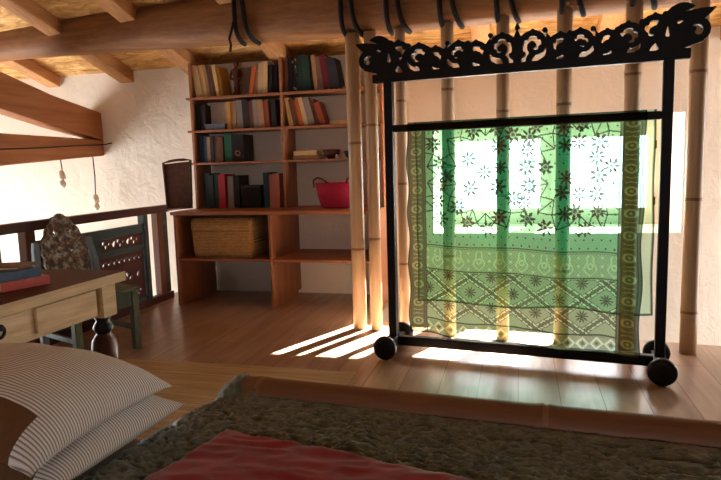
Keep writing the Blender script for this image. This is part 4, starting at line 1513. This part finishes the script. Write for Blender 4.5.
# quilt
nx_, ny_ = 420, 300
uu = np.linspace(0, 1, nx_)
vv = np.linspace(0, 1, ny_)
UQ, VQ = np.meshgrid(uu, vv, indexing='ij')
def ypole(x): return 1.692 - 0.076 * (x + 0.835)
def edge_dy(x): return 0.050 + 0.012 * np.clip((x + 0.7) / 1.2, 0, 1)
def yfar(x):
    base = ypole(x) - edge_dy(x)
    t = np.clip((-0.72 - x) / 0.12, 0, 1)
    t = t * t * (3 - 2 * t)
    return base * (1 - t) + (1.755 + 0.1 * (x + 0.86)) * t
XQ0 = -0.86
xfar = XQ0 + UQ * (1.45 - XQ0)
# left edge drifts outwards towards the camera
yq_f = yfar(xfar)
yq = 0.25 + (yq_f - 0.25) * VQ
dd_ = 1.755 - yq
left_shift = (np.clip(dd_, 0, 0.25) * 0.34 + np.clip(dd_ - 0.25, 0, 2) * 0.13) * (1 - UQ) ** 3
XQ = xfar - left_shift
ZQ = np.full_like(XQ, 0.412)
dl = (UQ) * (1.45 - XQ0)
drop = np.clip(1 - dl / 0.05, 0, 1)
bump = np.zeros_like(XQ)
for i in range(nx_):
    for j in range(ny_):
        if VQ[i, j] < 0.35: continue
        x, y = XQ[i, j], yq[i, j]
        n1 = noise.noise(Vector((x * 46 + 2.5 * noise.noise(Vector((x * 8, y * 8, 1))), y * 84 + 1.5 * noise.noise(Vector((x * 11, y * 11, 4))), 0.5)))
        n2 = noise.noise(Vector((x * 80, y * 110, 2.5)))
        n3 = noise.noise(Vector((x * 5, y * 5, 7.5)))
        bump[i, j] = 0.0085 * (1 - abs(n1) * 2.8) + 0.0025 * n2 + 0.005 * n3
ZQ += bump
# quilt end heaps over the pole end at the far left corner
yp = 1.692 - 0.076 * (XQ + 0.835)
dp = np.abs(yq - yp) / 0.075
hump = np.where(dp < 1, 0.056 * np.sqrt(np.clip(1 - dp ** 2, 0, 1)), 0) * np.clip((-0.80 - XQ) / 0.04, 0, 1)
ZQ = np.maximum(ZQ, 0.405 + hump + bump * 0.6)
# the far hem climbs onto the pole
gap = np.clip(ypole(XQ) - yq, 0.0, 0.2)
rest = np.where(gap < 0.056, 0.397 + np.sqrt(np.clip(0.060 ** 2 - gap ** 2, 0, 1)), 0.412 + 0.006 * np.clip((0.13 - gap) / 0.07, 0, 1)) + bump * 0.5
ZQ = np.where(XQ > -0.785, np.maximum(ZQ, rest), ZQ)
edge_f = np.clip(1 - (1 - VQ) / 0.012, 0, 1)
ZQ = ZQ - edge_f * 0.006 - drop ** 2 * 0.03
PQ = np.stack([XQ, yq, ZQ], -1)
ql = thing('quilt', 'crinkled olive quilt with a red middle panel, spread on the bed', 'quilt', (0, 0, 0))
grid_mesh('quilt_ground', PQ, M['quilt'], ql)
e1 = np.array([0.978, -0.205]); e2 = np.array([-0.205, -0.978])
c0 = np.array([-0.745, 1.392])
na, nb = 240, 150
A_, B_ = np.meshgrid(np.linspace(0, 1.9, na), np.linspace(0, 1.0, nb), indexing='ij')
XR_ = c0[0] + A_ * e1[0] + B_ * e2[0]
YR_ = c0[1] + A_ * e1[1] + B_ * e2[1]
ZR_ = np.zeros_like(XR_)
for i in range(na):
    for j in range(nb):
        x, y = XR_[i, j], YR_[i, j]
        n1 = noise.noise(Vector((x * 9 + y * 5, y * 24 - x * 3, 0.5)))
        n3 = noise.noise(Vector((x * 5, y * 5, 7.5)))
        n2 = noise.noise(Vector((x * 22, y * 40, 4.5)))
        ZR_[i, j] = 0.4265 + 0.006 * (1 - abs(n1) * 2) + 0.008 * n3 + 0.002 * n2
ed = np.minimum(np.minimum(A_, 1.9 - A_), np.minimum(B_, 1.0 - B_))
ZR_ -= 0.012 * np.clip(1 - ed / 0.012, 0, 1)
rp = grid_mesh('red_panel', np.stack([XR_, YR_, ZR_], -1), M['red'], ql)
rp['label'] = 'crinkled red panel'

# pillows
def pillow(name, w, d, h, loc, rot, lab, flop=0.0, seed=0):
    n = 90
    U, V = np.meshgrid(np.linspace(-1, 1, n), np.linspace(-1, 1, n), indexing='ij')
    prof = np.clip((1 - np.abs(U) ** 2.6) * (1 - np.abs(V) ** 2.6), 0, 1) ** 0.55
    pin = 1 - 0.07 * (1 - np.abs(V) ** 2) * np.abs(U) ** 6
    pin2 = 1 - 0.07 * (1 - np.abs(U) ** 2) * np.abs(V) ** 6
    X = U * w / 2 * pin
    Y = V * d / 2 * pin2
    wr = np.zeros_like(X)
    for i in range(n):
        for j in range(n):
            wr[i, j] = 0.006 * noise.noise(Vector((X[i, j] * 9 + seed, Y[i, j] * 9, seed))) + 0.004 * noise.noise(Vector((X[i, j] * 22 + seed, Y[i, j] * 14, seed + 3)))
    zt_ = prof * h * 0.55 + wr * prof
    zb_ = -prof * h * 0.45
    sag = -flop * (np.abs(U) ** 3 * 0.6 + np.abs(V) ** 3 * 0.4)
    top = np.stack([X, Y, zt_ + sag], -1)
    bot = np.stack([X, Y, zb_ + sag], -1)[::-1]
    P = np.concatenate([top, bot], 0)
    cen = (P[:-1, :-1] + P[1:, 1:]) / 2
    us = (np.arange(n - 1) + 0.5) / (n - 1) * 2 - 1
    Uc, Vc = np.meshgrid(us, us, indexing='ij')
    near_shade = ((Uc < 0.80) & (Vc < -0.62))  # brown stands in for shade on the camera-facing side
    mi = np.concatenate([near_shade, np.zeros((1, n - 1), bool), near_shade[::-1]], 0).astype(int)
    o = grid_mesh(name, P, [M['stripes'], M['pillow_shade_brown']], None, mi)
    o.location = loc
    o.rotation_euler = rot
    tag(o, lab, 'pillow', 'striped pillows on the bed')
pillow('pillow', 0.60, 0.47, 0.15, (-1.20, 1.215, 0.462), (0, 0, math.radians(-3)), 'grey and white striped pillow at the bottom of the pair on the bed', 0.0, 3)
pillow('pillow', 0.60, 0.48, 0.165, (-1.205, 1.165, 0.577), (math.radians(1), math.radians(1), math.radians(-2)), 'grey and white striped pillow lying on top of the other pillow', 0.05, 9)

# ------------------------------------------------------------------ light
wd = bpy.data.worlds.new('sky')
S.world = wd
wd.use_nodes = True
nt = wd.node_tree
bg = nt.nodes['Background']
bg.inputs[0].default_value = (0.97, 0.98, 1.0, 1)
bg.inputs[1].default_value = 14.0

sun = bpy.data.lights.new('sun', 'SUN')
sun.energy = 200.0
sun.angle = math.radians(0.6)
sun.color = (1.0, 0.95, 0.86)
so = bpy.data.objects.new('sun', sun)
COL.objects.link(so)
az = Vector((-0.40, -0.916, 0)).normalized()
el = math.radians(25.8)
d = Vector((az.x * math.cos(el), az.y * math.cos(el), -math.sin(el)))
so.rotation_euler = d.to_track_quat('-Z', 'Y').to_euler()

def portal(name, loc, rot, sx, sy):
    l = bpy.data.lights.new(name, 'AREA')
    l.shape = 'RECTANGLE'
    l.size, l.size_y = sx, sy
    l.cycles.is_portal = True
    o = bpy.data.objects.new(name, l)
    o.location = loc
    o.rotation_euler = rot
    COL.objects.link(o)
portal('niche_daylight', ((NX0 + NX1) / 2, 5.82, (NZ0 + NZ1) / 2), (-PI / 2, 0, 0), NX1 - NX0, NZ1 - NZ0)
portal('left_daylight', (XL - 0.32, (LW[0] + LW[1]) / 2, (LW[2] + LW[3]) / 2), (0, -PI / 2, 0), LW[3] - LW[2], LW[1] - LW[0])
portal('right_fill_portal', (XR + 0.32, (RIGHT_FILL[0] + RIGHT_FILL[1]) / 2, (RIGHT_FILL[2] + RIGHT_FILL[3]) / 2), (0, PI / 2, 0), RIGHT_FILL[3] - RIGHT_FILL[2], RIGHT_FILL[1] - RIGHT_FILL[0])  # sky portal for the added right opening
portal('rear_fill_portal', ((REAR_FILL[0] + REAR_FILL[1]) / 2, YB - 0.32, (REAR_FILL[2] + REAR_FILL[3]) / 2), (PI / 2, 0, 0), REAR_FILL[1] - REAR_FILL[0], REAR_FILL[3] - REAR_FILL[2])  # sky portal for the added rear fill opening

# ------------------------------------------------------------------ camera
cam = bpy.data.cameras.new('camera')
cam.sensor_width = 36.0
cam.lens = 608.0 / 721.0 * 36.0
co = bpy.data.objects.new('camera', cam)
COL.objects.link(co)
yaw, roll = math.radians(14.7), math.radians(1.6)
pitch = math.atan((240 - 166) / 608.0)
fw = Vector((-math.sin(yaw) * math.cos(pitch), math.cos(yaw) * math.cos(pitch), -math.sin(pitch)))
r0 = Vector((math.cos(yaw), math.sin(yaw), 0))
u0 = r0.cross(fw)
ri = r0 * math.cos(roll) - u0 * math.sin(roll)
up = u0 * math.cos(roll) + r0 * math.sin(roll)
R = Matrix((ri, up, -fw)).transposed()
co.matrix_world = Matrix.Translation((0, 0, 1.1)) @ R.to_4x4()
cam.clip_start = 0.02
S.camera = co

S.view_settings.view_transform = 'Standard'
S.view_settings.look = 'None'
S.view_settings.gamma = 1.0
S.view_settings.use_curve_mapping = False
S.view_settings.exposure = 0.3
S.cycles.max_bounces = 10
S.cycles.diffuse_bounces = 6
S.cycles.transparent_max_bounces = 24
S.cycles.use_denoising = True
S.cycles.sample_clamp_indirect = 8.0
